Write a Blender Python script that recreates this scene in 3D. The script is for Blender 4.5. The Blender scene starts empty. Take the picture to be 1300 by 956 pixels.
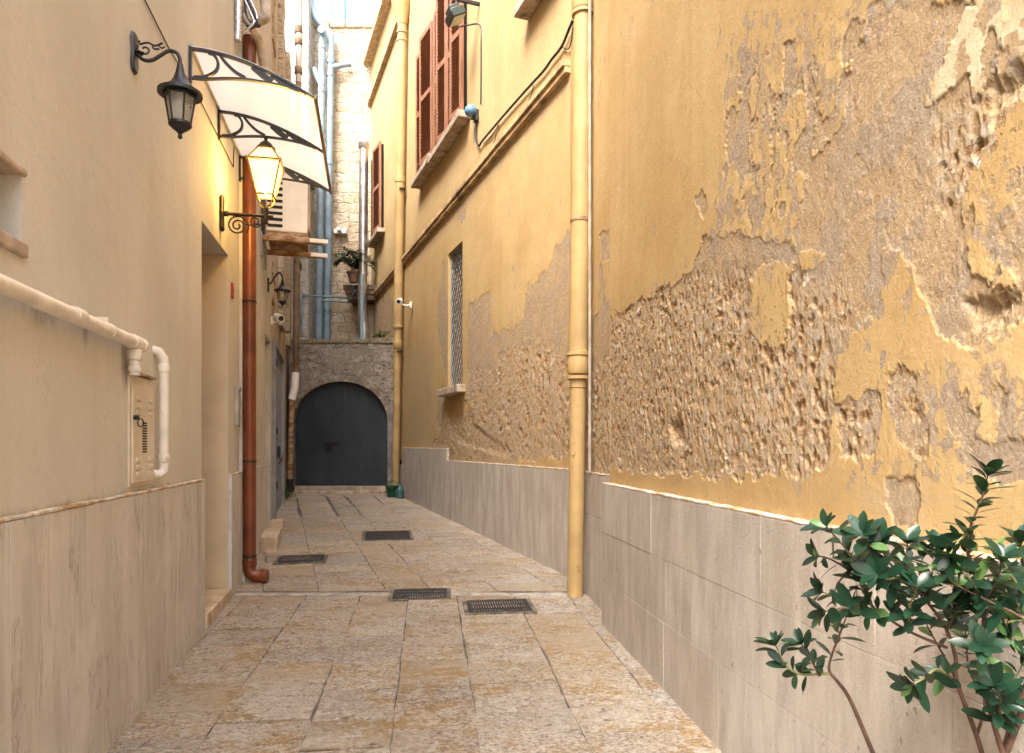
import bpy, bmesh, math, random
import numpy as np
from mathutils import Vector, Matrix

random.seed(7)
RNG = np.random.default_rng(7)
scene = bpy.context.scene
C = scene.collection

# ------------------------------------------------------------------ camera, sky, sun, exposure
F = 900.0            # focal length in pixels of the 1300 px wide photograph
CAM_Z = 1.33
cam_data = bpy.data.cameras.new("camera")
cam = bpy.data.objects.new("camera", cam_data)
C.objects.link(cam)
cam.location = (0, 0, CAM_Z)
cam.rotation_euler = (math.radians(90), 0, 0)
cam_data.sensor_width = 36
cam_data.lens = 36 * F / 1300
cam_data.shift_y = 88 / 1300
cam_data.clip_start = 0.05
cam_data.clip_end = 500
scene.camera = cam

SUN_EL, SUN_AZ = math.radians(52), math.radians(205)     # azimuth measured clockwise from +Y
world = bpy.data.worlds.new("World")
scene.world = world
world.use_nodes = True
wt = world.node_tree
bg = wt.nodes["Background"]
sky = wt.nodes.new("ShaderNodeTexSky")
sky.sky_type = 'NISHITA'
sky.sun_disc = False
sky.sun_elevation = SUN_EL
sky.sun_rotation = SUN_AZ
sky.air_density = 1.0
sky.dust_density = 7.0
sky.ozone_density = 0.6
hs = wt.nodes.new("ShaderNodeHueSaturation")
hs.inputs['Saturation'].default_value = 0.7
wt.links.new(sky.outputs[0], hs.inputs['Color'])
wt.links.new(hs.outputs[0], bg.inputs['Color'])
bg.inputs['Strength'].default_value = 0.15

sd = bpy.data.lights.new("sun", 'SUN')
sd.energy = 0.9
sd.angle = math.radians(25)
sd.color = (1.0, 0.96, 0.91)
so = bpy.data.objects.new("sun", sd)
C.objects.link(so)
sdir = Vector((math.sin(SUN_AZ) * math.cos(SUN_EL), math.cos(SUN_AZ) * math.cos(SUN_EL), math.sin(SUN_EL)))
so.rotation_euler = sdir.to_track_quat('Z', 'Y').to_euler()
so.location = (0, 0, 30)

scene.view_settings.view_transform = 'Standard'
scene.view_settings.look = 'None'
scene.view_settings.exposure = 2.52
scene.view_settings.gamma = 1
scene.view_settings.use_curve_mapping = False
scene.render.engine = 'CYCLES'
scene.cycles.use_denoising = True
scene.cycles.denoiser = 'OPENIMAGEDENOISE'
scene.cycles.denoising_input_passes = 'RGB_ALBEDO_NORMAL'
scene.cycles.denoising_prefilter = 'NONE'
scene.cycles.max_bounces = 10
scene.cycles.diffuse_bounces = 6
scene.cycles.transparent_max_bounces = 12
scene.cycles.caustics_reflective = False
scene.cycles.caustics_refractive = False


# ------------------------------------------------------------------ geometry helpers
def zg(Y):
    """height of the paving at depth Y: the alley climbs gently"""
    return 0.0323 * (Y - 4.0)


class Wall:
    """vertical plane x = a + m*Y; local frame: X out of the wall, Y along it, Z up"""
    def __init__(self, a, m, side):
        self.a, self.m, self.side = a, m, side
        k = math.sqrt(1 + m * m)
        self.k = k
        self.u = Vector((m / k, 1 / k, 0))
        self.n = Vector((1 / k, -m / k, 0)) if side == 'L' else Vector((-1 / k, m / k, 0))
        self.rot = math.atan2(self.n.y, self.n.x)
        self.sg = 1 if side == 'L' else -1          # local Y = sg * depth

    def loc(self, Y, o=0.0, z=0.0):
        p = Vector((self.a + self.m * Y, Y, z)) + self.n * o
        return p

    def depth(self, px):
        return self.a / ((px - 650) / F - self.m)

    def at(self, px, py):
        Y = self.depth(px)
        return Y, CAM_Z + (566 - py) * Y / F

    def t(self, Y):
        """local y coordinate, measured from the wall origin"""
        return self.sg * Y * self.k


L1 = Wall(-1.2, -0.1978, 'L')
L2 = Wall(-0.7408, -0.265, 'L')
RN = Wall(1.368, -0.139, 'R')
RM = Wall(1.475, -0.14, 'R')
RF = Wall(3.036, -0.372, 'R')


class MB:
    def __init__(self):
        self.v, self.f, self.mi = [], [], []

    def add(self, vs, fs, mi=0):
        b = len(self.v)
        self.v += [tuple(p) for p in vs]
        self.f += [tuple(i + b for i in q) for q in fs]
        self.mi += [mi] * len(fs)
        return self

    def box(self, x0, x1, y0, y1, z0, z1, M=None, mi=0):
        x0, x1 = min(x0, x1), max(x0, x1)
        y0, y1 = min(y0, y1), max(y0, y1)
        z0, z1 = min(z0, z1), max(z0, z1)
        vs = [Vector(p) for p in ((x0, y0, z0), (x1, y0, z0), (x1, y1, z0), (x0, y1, z0),
                                  (x0, y0, z1), (x1, y0, z1), (x1, y1, z1), (x0, y1, z1))]
        if M is not None:
            vs = [M @ p for p in vs]
        return self.add(vs, [(0, 3, 2, 1), (4, 5, 6, 7), (0, 1, 5, 4), (1, 2, 6, 5), (2, 3, 7, 6), (3, 0, 4, 7)], mi)

    def tube(self, pts, r, seg=12, cap=True, mi=0):
        pts = [Vector(p) for p in pts]
        rs = r if isinstance(r, (list, tuple)) else [r] * len(pts)
        n = len(pts)
        rings = []
        prev = None
        for i, p in enumerate(pts):
            if i == 0:
                d = pts[1] - p
            elif i == n - 1:
                d = p - pts[i - 1]
            else:
                d = (pts[i + 1] - p).normalized() + (p - pts[i - 1]).normalized()
            if d.length < 1e-9:
                d = pts[min(i + 1, n - 1)] - pts[i - 1]
            d.normalize()
            if prev is None:
                a = Vector((0, 0, 1)) if abs(d.z) < 0.9 else Vector((1, 0, 0))
                e1 = d.cross(a).normalized()
            else:
                e1 = (prev - d * prev.dot(d))
                if e1.length < 1e-6:
                    e1 = d.orthogonal()
                e1.normalize()
            prev = e1
            e2 = d.cross(e1)
            rings.append([p + (e1 * math.cos(2 * math.pi * j / seg) + e2 * math.sin(2 * math.pi * j / seg)) * rs[i] for j in range(seg)])
        vs = [q for ring in rings for q in ring]
        fs = []
        for i in range(n - 1):
            for j in range(seg):
                k = (j + 1) % seg
                fs.append((i * seg + j, i * seg + k, (i + 1) * seg + k, (i + 1) * seg + j))
        if cap:
            fs.append(tuple(reversed(range(seg))))
            fs.append(tuple((n - 1) * seg + j for j in range(seg)))
        return self.add(vs, fs, mi)

    def lathe(self, prof, cx=0, cy=0, seg=24, mi=0, rot=0.0):
        """prof: list of (r, z), revolved about the vertical through (cx, cy)"""
        vs, fs = [], []
        for r, z in prof:
            for j in range(seg):
                a = 2 * math.pi * j / seg + rot
                vs.append((cx + r * math.cos(a), cy + r * math.sin(a), z))
        for i in range(len(prof) - 1):
            for j in range(seg):
                k = (j + 1) % seg
                fs.append((i * seg + j, i * seg + k, (i + 1) * seg + k, (i + 1) * seg + j))
        fs.append(tuple(reversed(range(seg))))
        fs.append(tuple((len(prof) - 1) * seg + j for j in range(seg)))
        return self.add(vs, fs, mi)

    def build(self, name, mat, parent=None, bevel=0.0, angle=35, recalc=True, world=None):
        me = bpy.data.meshes.new(name)
        me.from_pydata(self.v, [], self.f)
        mats = mat if isinstance(mat, (list, tuple)) else [mat]
        for m in mats:
            me.materials.append(m)
        if len(mats) > 1:
            me.polygons.foreach_set('material_index', self.mi)
        if recalc:
            bm = bmesh.new()
            bm.from_mesh(me)
            bmesh.ops.recalc_face_normals(bm, faces=bm.faces)
            bm.to_mesh(me)
            bm.free()
        me.polygons.foreach_set('use_smooth', [True] * len(me.polygons))
        me.set_sharp_from_angle(angle=math.radians(angle))
        me.update()
        o = bpy.data.objects.new(name, me)
        C.objects.link(o)
        if parent is not None:
            o.parent = parent
        if world is not None:
            o.location = world
        if bevel:
            b = o.modifiers.new('bevel', 'BEVEL')
            b.width = bevel
            b.segments = 2
            b.limit_method = 'ANGLE'
            b.angle_limit = math.radians(40)
        return o


def tag(o, label, cat, group=None):
    o['label'] = label
    o['category'] = cat
    if group:
        o['group'] = group
    return o


def thing(name, label, cat, loc, rz=0.0, group=None):
    o = bpy.data.objects.new(name, None)
    C.objects.link(o)
    o.location = loc
    o.rotation_euler = (0, 0, rz)
    o.empty_display_size = 0.1
    return tag(o, label, cat, group)


def struct(o):
    o['kind'] = 'structure'
    return o


def smooth_path(pts, n=8):
    """Catmull-Rom through the points"""
    pts = [Vector(p) for p in pts]
    P = [pts[0] * 2 - pts[1]] + pts + [pts[-1] * 2 - pts[-2]]
    out = []
    for i in range(1, len(P) - 2):
        for k in range(n):
            t = k / n
            a, b, c, d = P[i - 1], P[i], P[i + 1], P[i + 2]
            out.append(0.5 * ((2 * b) + (c - a) * t + (2 * a - 5 * b + 4 * c - d) * t * t + (3 * b - a - 3 * c + d) * t ** 3))
    out.append(pts[-1])
    return out


# ------------------------------------------------------------------ numpy noise for relief
def _h(ix, iy, s):
    n = (ix.astype(np.int64) * 374761393 + iy.astype(np.int64) * 668265263 + s * 1274126177) & 0x7fffffff
    n = ((n ^ (n >> 13)) * 1274126177) & 0x7fffffff
    n = (n ^ (n >> 16)) & 0xffffff
    return n / float(0xffffff)


def vnoise(x, y, s=0):
    ix, iy = np.floor(x), np.floor(y)
    fx, fy = x - ix, y - iy
    def g(i, j):
        a = _h(ix + i, iy + j, s) * 2 * np.pi
        return np.cos(a) * (fx - i) + np.sin(a) * (fy - j)
    wx = fx ** 3 * (fx * (fx * 6 - 15) + 10)
    wy = fy ** 3 * (fy * (fy * 6 - 15) + 10)
    a = g(0, 0) * (1 - wx) + g(1, 0) * wx
    b = g(0, 1) * (1 - wx) + g(1, 1) * wx
    return (a * (1 - wy) + b * wy) * 1.5


def fbm(x, y, octv=4, s=0, gain=0.5):
    r = np.zeros_like(x)
    a = 1.0
    for i in range(octv):
        r += a * vnoise(x * 2 ** i, y * 2 ** i, s + 17 * i)
        a *= gain
    return r


def worley(x, y, s=0):
    ix, iy = np.floor(x), np.floor(y)
    f1 = np.full_like(x, 9.0)
    f2 = np.full_like(x, 9.0)
    idr = np.zeros_like(x)
    for i in (-1, 0, 1):
        for j in (-1, 0, 1):
            cx = ix + i
            cy = iy + j
            dx = cx + _h(cx, cy, s + 1) - x
            dy = cy + _h(cx, cy, s + 2) - y
            d = np.sqrt(dx * dx + dy * dy)
            hid = _h(cx, cy, s + 3)
            near = d < f1
            f2 = np.where(near, f1, np.minimum(f2, d))
            idr = np.where(near, hid, idr)
            f1 = np.where(near, d, f1)
    return f1, f2, idr


def sdpoly(x, y, poly):
    """signed distance, positive outside"""
    d = np.full_like(x, 1e9)
    inside = np.zeros(x.shape, bool)
    n = len(poly)
    for i in range(n):
        ax, ay = poly[i]
        bx, by = poly[(i + 1) % n]
        ex, ey = bx - ax, by - ay
        l2 = ex * ex + ey * ey + 1e-12
        t = np.clip(((x - ax) * ex + (y - ay) * ey) / l2, 0, 1)
        dx, dy = x - ax - t * ex, y - ay - t * ey
        d = np.minimum(d, dx * dx + dy * dy)
        c = ((ay > y) != (by > y)) & (x < (bx - ax) * (y - ay) / (by - ay + 1e-12) + ax)
        inside ^= c
    d = np.sqrt(d)
    return np.where(inside, -d, d)


def sstep(a, b, x):
    t = np.clip((x - a) / (b - a), 0, 1)
    return t * t * (3 - 2 * t)


# ------------------------------------------------------------------ material helpers
class G:
    def __init__(self, name, rough=0.8, spec=0.3):
        self.m = bpy.data.materials.new(name)
        self.m.use_nodes = True
        self.nt = self.m.node_tree
        self.bsdf = self.nt.nodes['Principled BSDF']
        self.bsdf.inputs['Roughness'].default_value = rough
        self.bsdf.inputs['Specular IOR Level'].default_value = spec
        self._obj = None

    def n(self, t, ins=None, **kw):
        nd = self.nt.nodes.new('ShaderNode' + t)
        for k, v in kw.items():
            setattr(nd, k, v)
        for k, v in (ins or {}).items():
            self.set(nd.inputs[k], v)
        return nd

    def set(self, sock, v):
        if isinstance(v, bpy.types.NodeSocket):
            self.nt.links.new(v, sock)
        else:
            if sock.type == 'RGBA' and len(v) == 3:
                v = (*v, 1)
            sock.default_value = v

    @property
    def obj(self):
        if self._obj is None:
            self._obj = self.n('TexCoord').outputs['Object']
        return self._obj

    def map(self, scale=(1, 1, 1), loc=(0, 0, 0), vec=None):
        return self.n('Mapping', {'Vector': vec or self.obj, 'Scale': scale, 'Location': loc}).outputs[0]

    def noise(self, scale=5, detail=4, rough=0.55, vec=None, dist=0.0):
        return self.n('TexNoise', {'Vector': vec or self.obj, 'Scale': scale, 'Detail': detail, 'Roughness': rough, 'Distortion': dist}).outputs['Fac']

    def voro(self, scale=5, vec=None, feature='F1'):
        return self.n('TexVoronoi', {'Vector': vec or self.obj, 'Scale': scale}, feature=feature).outputs['Distance']

    def ramp(self, fac, a=0.0, b=1.0):
        return self.n('MapRange', {'Value': fac, 'From Min': a, 'From Max': b}, interpolation_type='SMOOTHSTEP').outputs[0]

    def mix(self, fac, a, b, mode='MIX'):
        nd = self.n('Mix', data_type='RGBA', blend_type=mode)
        self.set(nd.inputs[0], fac)
        self.set(nd.inputs[6], a)
        self.set(nd.inputs[7], b)
        return nd.outputs[2]

    def math(self, op, a, b=0.0):
        nd = self.n('Math', operation=op)
        self.set(nd.inputs[0], a)
        self.set(nd.inputs[1], b)
        return nd.outputs[0]

    def attr(self, name):
        return self.n('Attribute', attribute_name=name).outputs['Fac']

    def island(self):
        return self.n('NewGeometry').outputs['Random Per Island']

    def sep(self, vec=None):
        return self.n('SeparateXYZ', {'Vector': vec or self.obj}).outputs

    def bump(self, h, strength=0.3, dist=0.01, normal=None):
        ins = {'Height': h, 'Strength': strength, 'Distance': dist}
        if normal is not None:
            ins['Normal'] = normal
        return self.n('Bump', ins).outputs[0]

    def out(self, color=None, rough=None, normal=None, metal=None):
        if color is not None:
            self.set(self.bsdf.inputs['Base Color'], color)
        if rough is not None:
            self.set(self.bsdf.inputs['Roughness'], rough)
        if normal is not None:
            self.set(self.bsdf.inputs['Normal'], normal)
        if metal is not None:
            self.set(self.bsdf.inputs['Metallic'], metal)
        return self.m


def simple(name, col, rough=0.6, metal=0.0, var=0.12, scale=8, bump=0.0, spec=0.4, dirt=None, dirt_amt=0.45, dscale=None, sharp=0.10):
    g = G(name, rough, spec)
    nz = g.noise(scale, 5, 0.6)
    dark = tuple(c * (1 - var * 2) for c in col)
    lite = tuple(min(1, c * (1 + var)) for c in col)
    c = g.mix(g.ramp(nz, 0.3, 0.7), dark, lite)
    if dirt:
        d = g.ramp(g.noise(dscale or scale * 0.6, 8, 0.75, vec=g.map((1, 1, 0.5 if dscale else 0.35), (3, 1, 2))), 0.62 - dirt_amt * 0.3, 0.62 - dirt_amt * 0.3 + sharp)
        c = g.mix(d, c, dirt)
    nm = g.bump(g.noise(scale * 8, 4), bump, 0.004) if bump else None
    rr = g.math('ADD', g.math('MULTIPLY', g.noise(scale * 2, 3), 0.25), rough - 0.12)
    return g.out(c, rr, nm, metal)


# ---- left plaster
def m_cream():
    g = G('cream_plaster', 0.88, 0.2)
    big = g.noise(0.9, 5, 0.6)
    streak = g.noise(1.0, 5, 0.6, vec=g.map((5, 5, 0.35)))
    col = g.mix(g.ramp(big, 0.3, 0.72), (0.50, 0.475, 0.415), (0.60, 0.572, 0.505))
    col = g.mix(g.math('MULTIPLY', g.ramp(streak, 0.45, 0.75), 0.45), col, (0.47, 0.425, 0.35))
    blot = g.ramp(g.noise(2.6, 7, 0.7, vec=g.map((1, 1, 0.6), (5, 2, 1))), 0.58, 0.75)
    col = g.mix(g.math('MULTIPLY', blot, 0.3), col, (0.46, 0.40, 0.32))
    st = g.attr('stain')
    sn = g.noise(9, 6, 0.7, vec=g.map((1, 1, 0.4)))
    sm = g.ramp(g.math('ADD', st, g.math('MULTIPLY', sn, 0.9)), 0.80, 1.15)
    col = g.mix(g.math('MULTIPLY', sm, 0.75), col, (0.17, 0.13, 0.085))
    fn = g.ramp(g.noise(38, 8, 0.8), 0.35, 0.65)
    col = g.mix(g.math('MULTIPLY', fn, 0.22), col, (0.42, 0.36, 0.28))
    crk = g.ramp(g.math('ABSOLUTE', g.math('SUBTRACT', g.noise(1.3, 7, 0.6, vec=g.map((1, 1, 0.8), (2, 3, 1)), dist=0.5), 0.5)), 0.0016, 0.0)
    col = g.mix(g.math('MULTIPLY', crk, 0.5), col, (0.25, 0.2, 0.14))
    speck = g.ramp(g.noise(30, 4, 0.6), 0.70, 0.74)
    col = g.mix(g.math('MULTIPLY', speck, 0.35), col, (0.32, 0.24, 0.16))
    h = g.math('ADD', g.noise(90, 4, 0.6), g.math('MULTIPLY', g.noise(14, 5, 0.55), 1.5))
    return g.out(col, None, g.bump(h, 0.33, 0.006))


# ---- yellow plaster with peeled coats; attributes written by the relief builder
def m_yellow():
    g = G('yellow_plaster', 0.9, 0.2)
    big = g.noise(1.1, 5, 0.6)
    streak = g.noise(1.0, 6, 0.65, vec=g.map((7, 7, 0.45)))
    yel = g.mix(g.ramp(big, 0.3, 0.7), (0.40, 0.27, 0.118), (0.465, 0.335, 0.162))
    yel = g.mix(g.math('MULTIPLY', g.ramp(streak, 0.46, 0.72), 0.5), yel, (0.38, 0.24, 0.10))
    yel = g.mix(g.math('MULTIPLY', g.ramp(g.noise(3.3, 6, 0.7, vec=g.map((1, 1, 0.5), (4, 4, 0))), 0.55, 0.78), 0.35), yel, (0.50, 0.395, 0.25))
    fade = g.attr('fade')
    yel = g.mix(g.math('MULTIPLY', fade, 0.8), yel, (0.53, 0.465, 0.33))
    und = g.mix(g.ramp(g.noise(3.0, 6, 0.65), 0.35, 0.68), (0.33, 0.245, 0.15), (0.31, 0.25, 0.185))
    und = g.mix(g.ramp(g.attr('coat'), 0.3, 0.7), und, (0.37, 0.265, 0.15))
    und = g.mix(g.math('MULTIPLY', g.ramp(g.noise(22, 5, 0.7), 0.5, 0.75), 0.35), und, (0.45, 0.37, 0.27))
    sto = g.mix(g.ramp(g.noise(16, 5, 0.65), 0.35, 0.65), (0.40, 0.275, 0.14), (0.38, 0.31, 0.225))
    sto = g.mix(g.ramp(g.noise(7, 5, 0.7, vec=g.map((1, 1, 1), (9, 3, 3))), 0.62, 0.68), sto, (0.62, 0.56, 0.47))
    sto = g.mix(g.math('MULTIPLY', g.attr('pit'), 0.85), sto, (0.30, 0.155, 0.048))
    exp = g.mix(g.attr('stone'), und, sto)
    salt = g.math('MULTIPLY', g.ramp(g.noise(5, 6, 0.75, vec=g.map((1, 1, 1), (2, 8, 5))), 0.64, 0.72), 0.7)
    exp = g.mix(salt, exp, (0.62, 0.56, 0.48))
    wn = g.n('TexNoise', {'Vector': g.obj, 'Scale': 22.0, 'Detail': 7, 'Roughness': 0.65}).outputs['Color']
    wv = g.n('VectorMath', {0: g.n('VectorMath', {0: wn, 1: (0.06, 0.06, 0.09)}, operation='MULTIPLY').outputs[0], 1: g.obj}, operation='ADD').outputs[0]
    cells = g.n('TexVoronoi', {'Vector': g.map((30, 30, 17), vec=wv), 'Scale': 1.0}).outputs['Color']
    cellr = g.n('SeparateColor', {'Color': cells}).outputs[0]
    chip = g.math('LESS_THAN', cellr, g.math('MULTIPLY', g.attr('flake'), 0.42))
    edge = g.math('ADD', g.attr('paint'), g.math('MULTIPLY', g.math('SUBTRACT', g.noise(60, 8, 0.75, vec=g.map((1, 1, 0.6))), 0.5), 0.9))
    pm = g.math('MULTIPLY', g.ramp(edge, 0.48, 0.52), g.math('SUBTRACT', 1.0, chip))
    pv = g.n('TexVoronoi', {'Vector': g.map((38, 38, 23), vec=wv), 'Scale': 1.0})
    pr = g.n('SeparateColor', {'Color': pv.outputs['Color']}).outputs[1]
    pitS = g.math('MULTIPLY', g.math('MULTIPLY', g.ramp(pv.outputs['Distance'], 0.48, 0.25), g.ramp(pr, 0.35, 0.5)), g.math('ADD', g.math('MULTIPLY', g.attr('stone'), 0.9), 0.06))
    exp = g.mix(g.math('MULTIPLY', pitS, 0.9), exp, (0.27, 0.14, 0.045))
    grit = g.ramp(g.noise(95, 8, 0.85), 0.52, 0.60)
    exp = g.mix(g.math('MULTIPLY', grit, 0.6), exp, (0.20, 0.135, 0.075))
    grit2 = g.ramp(g.noise(70, 8, 0.8, vec=g.map((1, 1, 1), (5, 1, 9))), 0.55, 0.62)
    exp = g.mix(g.math('MULTIPLY', grit2, 0.65), exp, (0.58, 0.50, 0.39))
    col = g.mix(pm, exp, yel)
    crack = g.ramp(g.math('ABSOLUTE', g.math('SUBTRACT', g.noise(2.2, 7, 0.6, vec=g.map((1, 1.2, 0.7), (1, 7, 2)), dist=0.6), 0.5)), 0.0035, 0.0)
    col = g.mix(g.math('MULTIPLY', crack, 0.55), col, (0.23, 0.14, 0.06))
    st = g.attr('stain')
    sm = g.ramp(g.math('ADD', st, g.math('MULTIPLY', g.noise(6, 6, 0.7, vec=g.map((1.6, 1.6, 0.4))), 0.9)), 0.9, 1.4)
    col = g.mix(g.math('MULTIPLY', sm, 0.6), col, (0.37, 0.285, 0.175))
    yspk = g.ramp(g.noise(48, 7, 0.75, vec=g.map((1, 1, 0.7), (2, 2, 5))), 0.57, 0.64)
    col = g.mix(g.math('MULTIPLY', g.math('MULTIPLY', yspk, pm), 0.6), col, (0.40, 0.255, 0.11))
    fine = g.math('ADD', g.math('MULTIPLY', g.noise(85, 7, 0.75), 1.0), g.math('MULTIPLY', g.noise(24, 6, 0.7), 1.4))
    hh = g.math('ADD', g.math('MULTIPLY', fine, g.math('SUBTRACT', 1.0, g.math('MULTIPLY', pm, 0.55))), g.math('MULTIPLY', pm, 1.3))
    hh = g.math('SUBTRACT', hh, g.math('MULTIPLY', pitS, 1.5))
    return g.out(col, None, g.bump(hh, 0.75, 0.008))


def m_dado_right():
    g = G('dado_stone', 0.8, 0.25)
    isl = g.island()
    v = g.map((1, 1, 0.22))
    st = g.noise(7, 6, 0.65, vec=v)
    col = g.mix(g.ramp(st, 0.32, 0.7), (0.325, 0.292, 0.248), (0.505, 0.468, 0.418))
    col = g.mix(g.math('MULTIPLY', isl, 0.4), col, (0.38, 0.31, 0.25))
    dk = g.ramp(g.noise(13, 6, 0.7, vec=g.map((1, 1, 0.18), (3, 3, 3))), 0.56, 0.72)
    col = g.mix(g.math('MULTIPLY', dk, 0.5), col, (0.27, 0.205, 0.15))
    spk = g.ramp(g.noise(75, 8, 0.8), 0.54, 0.64)
    col = g.mix(g.math('MULTIPLY', spk, 0.6), col, (0.60, 0.54, 0.47))
    dsp = g.ramp(g.noise(70, 8, 0.8, vec=g.map((1, 1, 0.8), (4, 4, 4))), 0.56, 0.66)
    col = g.mix(g.math('MULTIPLY', dsp, 0.55), col, (0.24, 0.185, 0.135))
    pit = g.ramp(g.noise(32, 4, 0.6, vec=g.map((1, 1, 0.6))), 0.66, 0.70)
    col = g.mix(g.math('MULTIPLY', pit, 0.7), col, (0.12, 0.08, 0.05))
    h = g.math('SUBTRACT', g.math('ADD', g.noise(170, 3, 0.6), g.noise(60, 5, 0.6)), g.math('MULTIPLY', pit, 1.0))
    return g.out(col, None, g.bump(h, 0.5, 0.006))


def m_dado_left():
    g = G('marble_dado', 0.55, 0.35)
    isl = g.island()
    off = g.n('CombineXYZ', {'X': g.math('MULTIPLY', isl, 17), 'Y': g.math('MULTIPLY', isl, 9)}).outputs[0]
    v = g.n('VectorMath', {0: g.map((1, 1, 0.16)), 1: off}, operation='ADD').outputs[0]
    st = g.noise(5, 8, 0.7, vec=v, dist=0.7)
    col = g.mix(g.ramp(st, 0.34, 0.66), (0.385, 0.352, 0.308), (0.56, 0.528, 0.482))
    col = g.mix(g.math('MULTIPLY', isl, 0.45), col, (0.56, 0.51, 0.45))
    vein = g.ramp(g.noise(11, 9, 0.75, vec=v, dist=1.2), 0.54, 0.64)
    col = g.mix(g.math('MULTIPLY', vein, 0.42), col, (0.31, 0.245, 0.185))
    ln_ = g.ramp(g.math('ABSOLUTE', g.math('SUBTRACT', g.noise(4, 8, 0.65, vec=v, dist=0.5), 0.5)), 0.010, 0.0)
    col = g.mix(g.math('MULTIPLY', ln_, 0.6), col, (0.20, 0.145, 0.10))
    cloud = g.ramp(g.noise(2.2, 8, 0.75), 0.46, 0.66)
    col = g.mix(g.math('MULTIPLY', cloud, 0.5), col, (0.66, 0.62, 0.565))
    spk = g.ramp(g.noise(55, 7, 0.8, vec=g.map((1, 1, 0.5))), 0.62, 0.70)
    col = g.mix(g.math('MULTIPLY', spk, 0.55), col, (0.22, 0.165, 0.12))
    h = g.math('ADD', g.noise(45, 5, 0.6), g.math('MULTIPLY', st, 1.2))
    return g.out(col, g.math('ADD', g.math('MULTIPLY', st, 0.3), 0.4), g.bump(h, 0.18, 0.004))


def m_paving():
    g = G('worn_limestone', 0.62, 0.4)
    isl = g.island()
    off = g.n('CombineXYZ', {'X': g.math('MULTIPLY', isl, 31), 'Y': g.math('MULTIPLY', isl, 13)}).outputs[0]
    v = g.n('VectorMath', {0: g.obj, 1: off}, operation='ADD').outputs[0]
    vb = g.map((1, 2.2, 1), vec=v)
    base = g.n('ValToRGB', {'Fac': isl})
    cr = base.color_ramp
    cr.elements[0].color = (0.76, 0.67, 0.56, 1)
    cr.elements[1].color = (0.72, 0.66, 0.59, 1)
    for p, c in ((0.2, (0.62, 0.54, 0.45, 1)), (0.4, (0.84, 0.74, 0.63, 1)), (0.6, (0.72, 0.58, 0.41, 1)), (0.8, (0.78, 0.69, 0.59, 1))):
        e = cr.elements.new(p)
        e.color = c
    col = base.outputs[0]
    vb = g.map((1, 1.25, 1), vec=v)
    och = g.ramp(g.noise(2.1, 8, 0.68, vec=g.map((1, 1.5, 1), (2, 1, 0), v)), 0.49, 0.60)
    col = g.mix(g.math('MULTIPLY', och, 0.9), col, (0.60, 0.39, 0.145))
    grey = g.ramp(g.noise(1.6, 8, 0.75, vec=g.map((1, 1, 1), (11, 5, 0))), 0.50, 0.62)
    col = g.mix(g.math('MULTIPLY', grey, 0.3), col, (0.52, 0.48, 0.44))
    pale = g.ramp(g.noise(13, 9, 0.8, vec=g.map((1, 1.2, 1), (7, 3, 0), v)), 0.49, 0.57)
    col = g.mix(g.math('MULTIPLY', pale, 0.85), col, (0.90, 0.83, 0.75))
    spn = g.noise(42, 7, 0.78, vec=vb)
    rgh = g.ramp(g.noise(1.7, 6, 0.7, vec=g.map((1, 1, 1), (3, 9, 0), v)), 0.36, 0.56)
    sps = g.math('ADD', g.math('MULTIPLY', rgh, 0.62), 0.22)
    col = g.mix(g.math('MULTIPLY', g.ramp(spn, 0.49, 0.42), sps), col, (0.33, 0.235, 0.155))
    col = g.mix(g.math('MULTIPLY', g.ramp(spn, 0.53, 0.60), sps), col, (0.93, 0.88, 0.82))
    pn = g.noise(15, 10, 0.82, vec=vb)
    zone = g.ramp(g.noise(2.6, 6, 0.7, vec=v), 0.34, 0.56)
    pits = g.math('MULTIPLY', g.ramp(pn, 0.455, 0.40), g.math('ADD', g.math('MULTIPLY', zone, 0.75), 0.25))
    col = g.mix(g.math('MULTIPLY', pits, 0.85), col, (0.24, 0.16, 0.10))
    cav = g.math('MULTIPLY', g.ramp(g.noise(34, 9, 0.8, vec=vb), 0.59, 0.64), g.math('ADD', g.math('MULTIPLY', zone, 0.7), 0.3))
    col = g.mix(g.math('MULTIPLY', cav, 0.8), col, (0.16, 0.105, 0.065))
    h = g.math('ADD', g.math('MULTIPLY', g.ramp(pn, 0.36, 0.60), 2.0), g.math('MULTIPLY', g.ramp(spn, 0.36, 0.62), 1.8))
    h = g.math('SUBTRACT', h, g.math('MULTIPLY', cav, 1.4))
    i2 = g.math('FRACT', g.math('MULTIPLY', isl, 57.3))
    tone = g.mix(i2, (0.90, 0.87, 0.84), (1.08, 1.07, 1.05))
    col = g.mix(1.0, col, tone, 'MULTIPLY')
    i3 = g.math('FRACT', g.math('MULTIPLY', isl, 131.7))
    col = g.mix(g.math('MULTIPLY', g.ramp(i3, 0.6, 1.0), 0.4), col, (0.72, 0.52, 0.28))
    rg = g.math('ADD', g.math('MULTIPLY', g.noise(14, 5, 0.6, vec=v), 0.5), 0.16)
    return g.out(col, rg, g.bump(h, 0.8, 0.016))


def m_mortar():
    g = G('dark_mortar', 0.95, 0.15)
    col = g.mix(g.ramp(g.noise(9, 6, 0.7), 0.35, 0.7), (0.07, 0.06, 0.05), (0.25, 0.215, 0.17))
    return g.out(col, None, g.bump(g.noise(80, 4), 0.6, 0.008))


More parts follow.
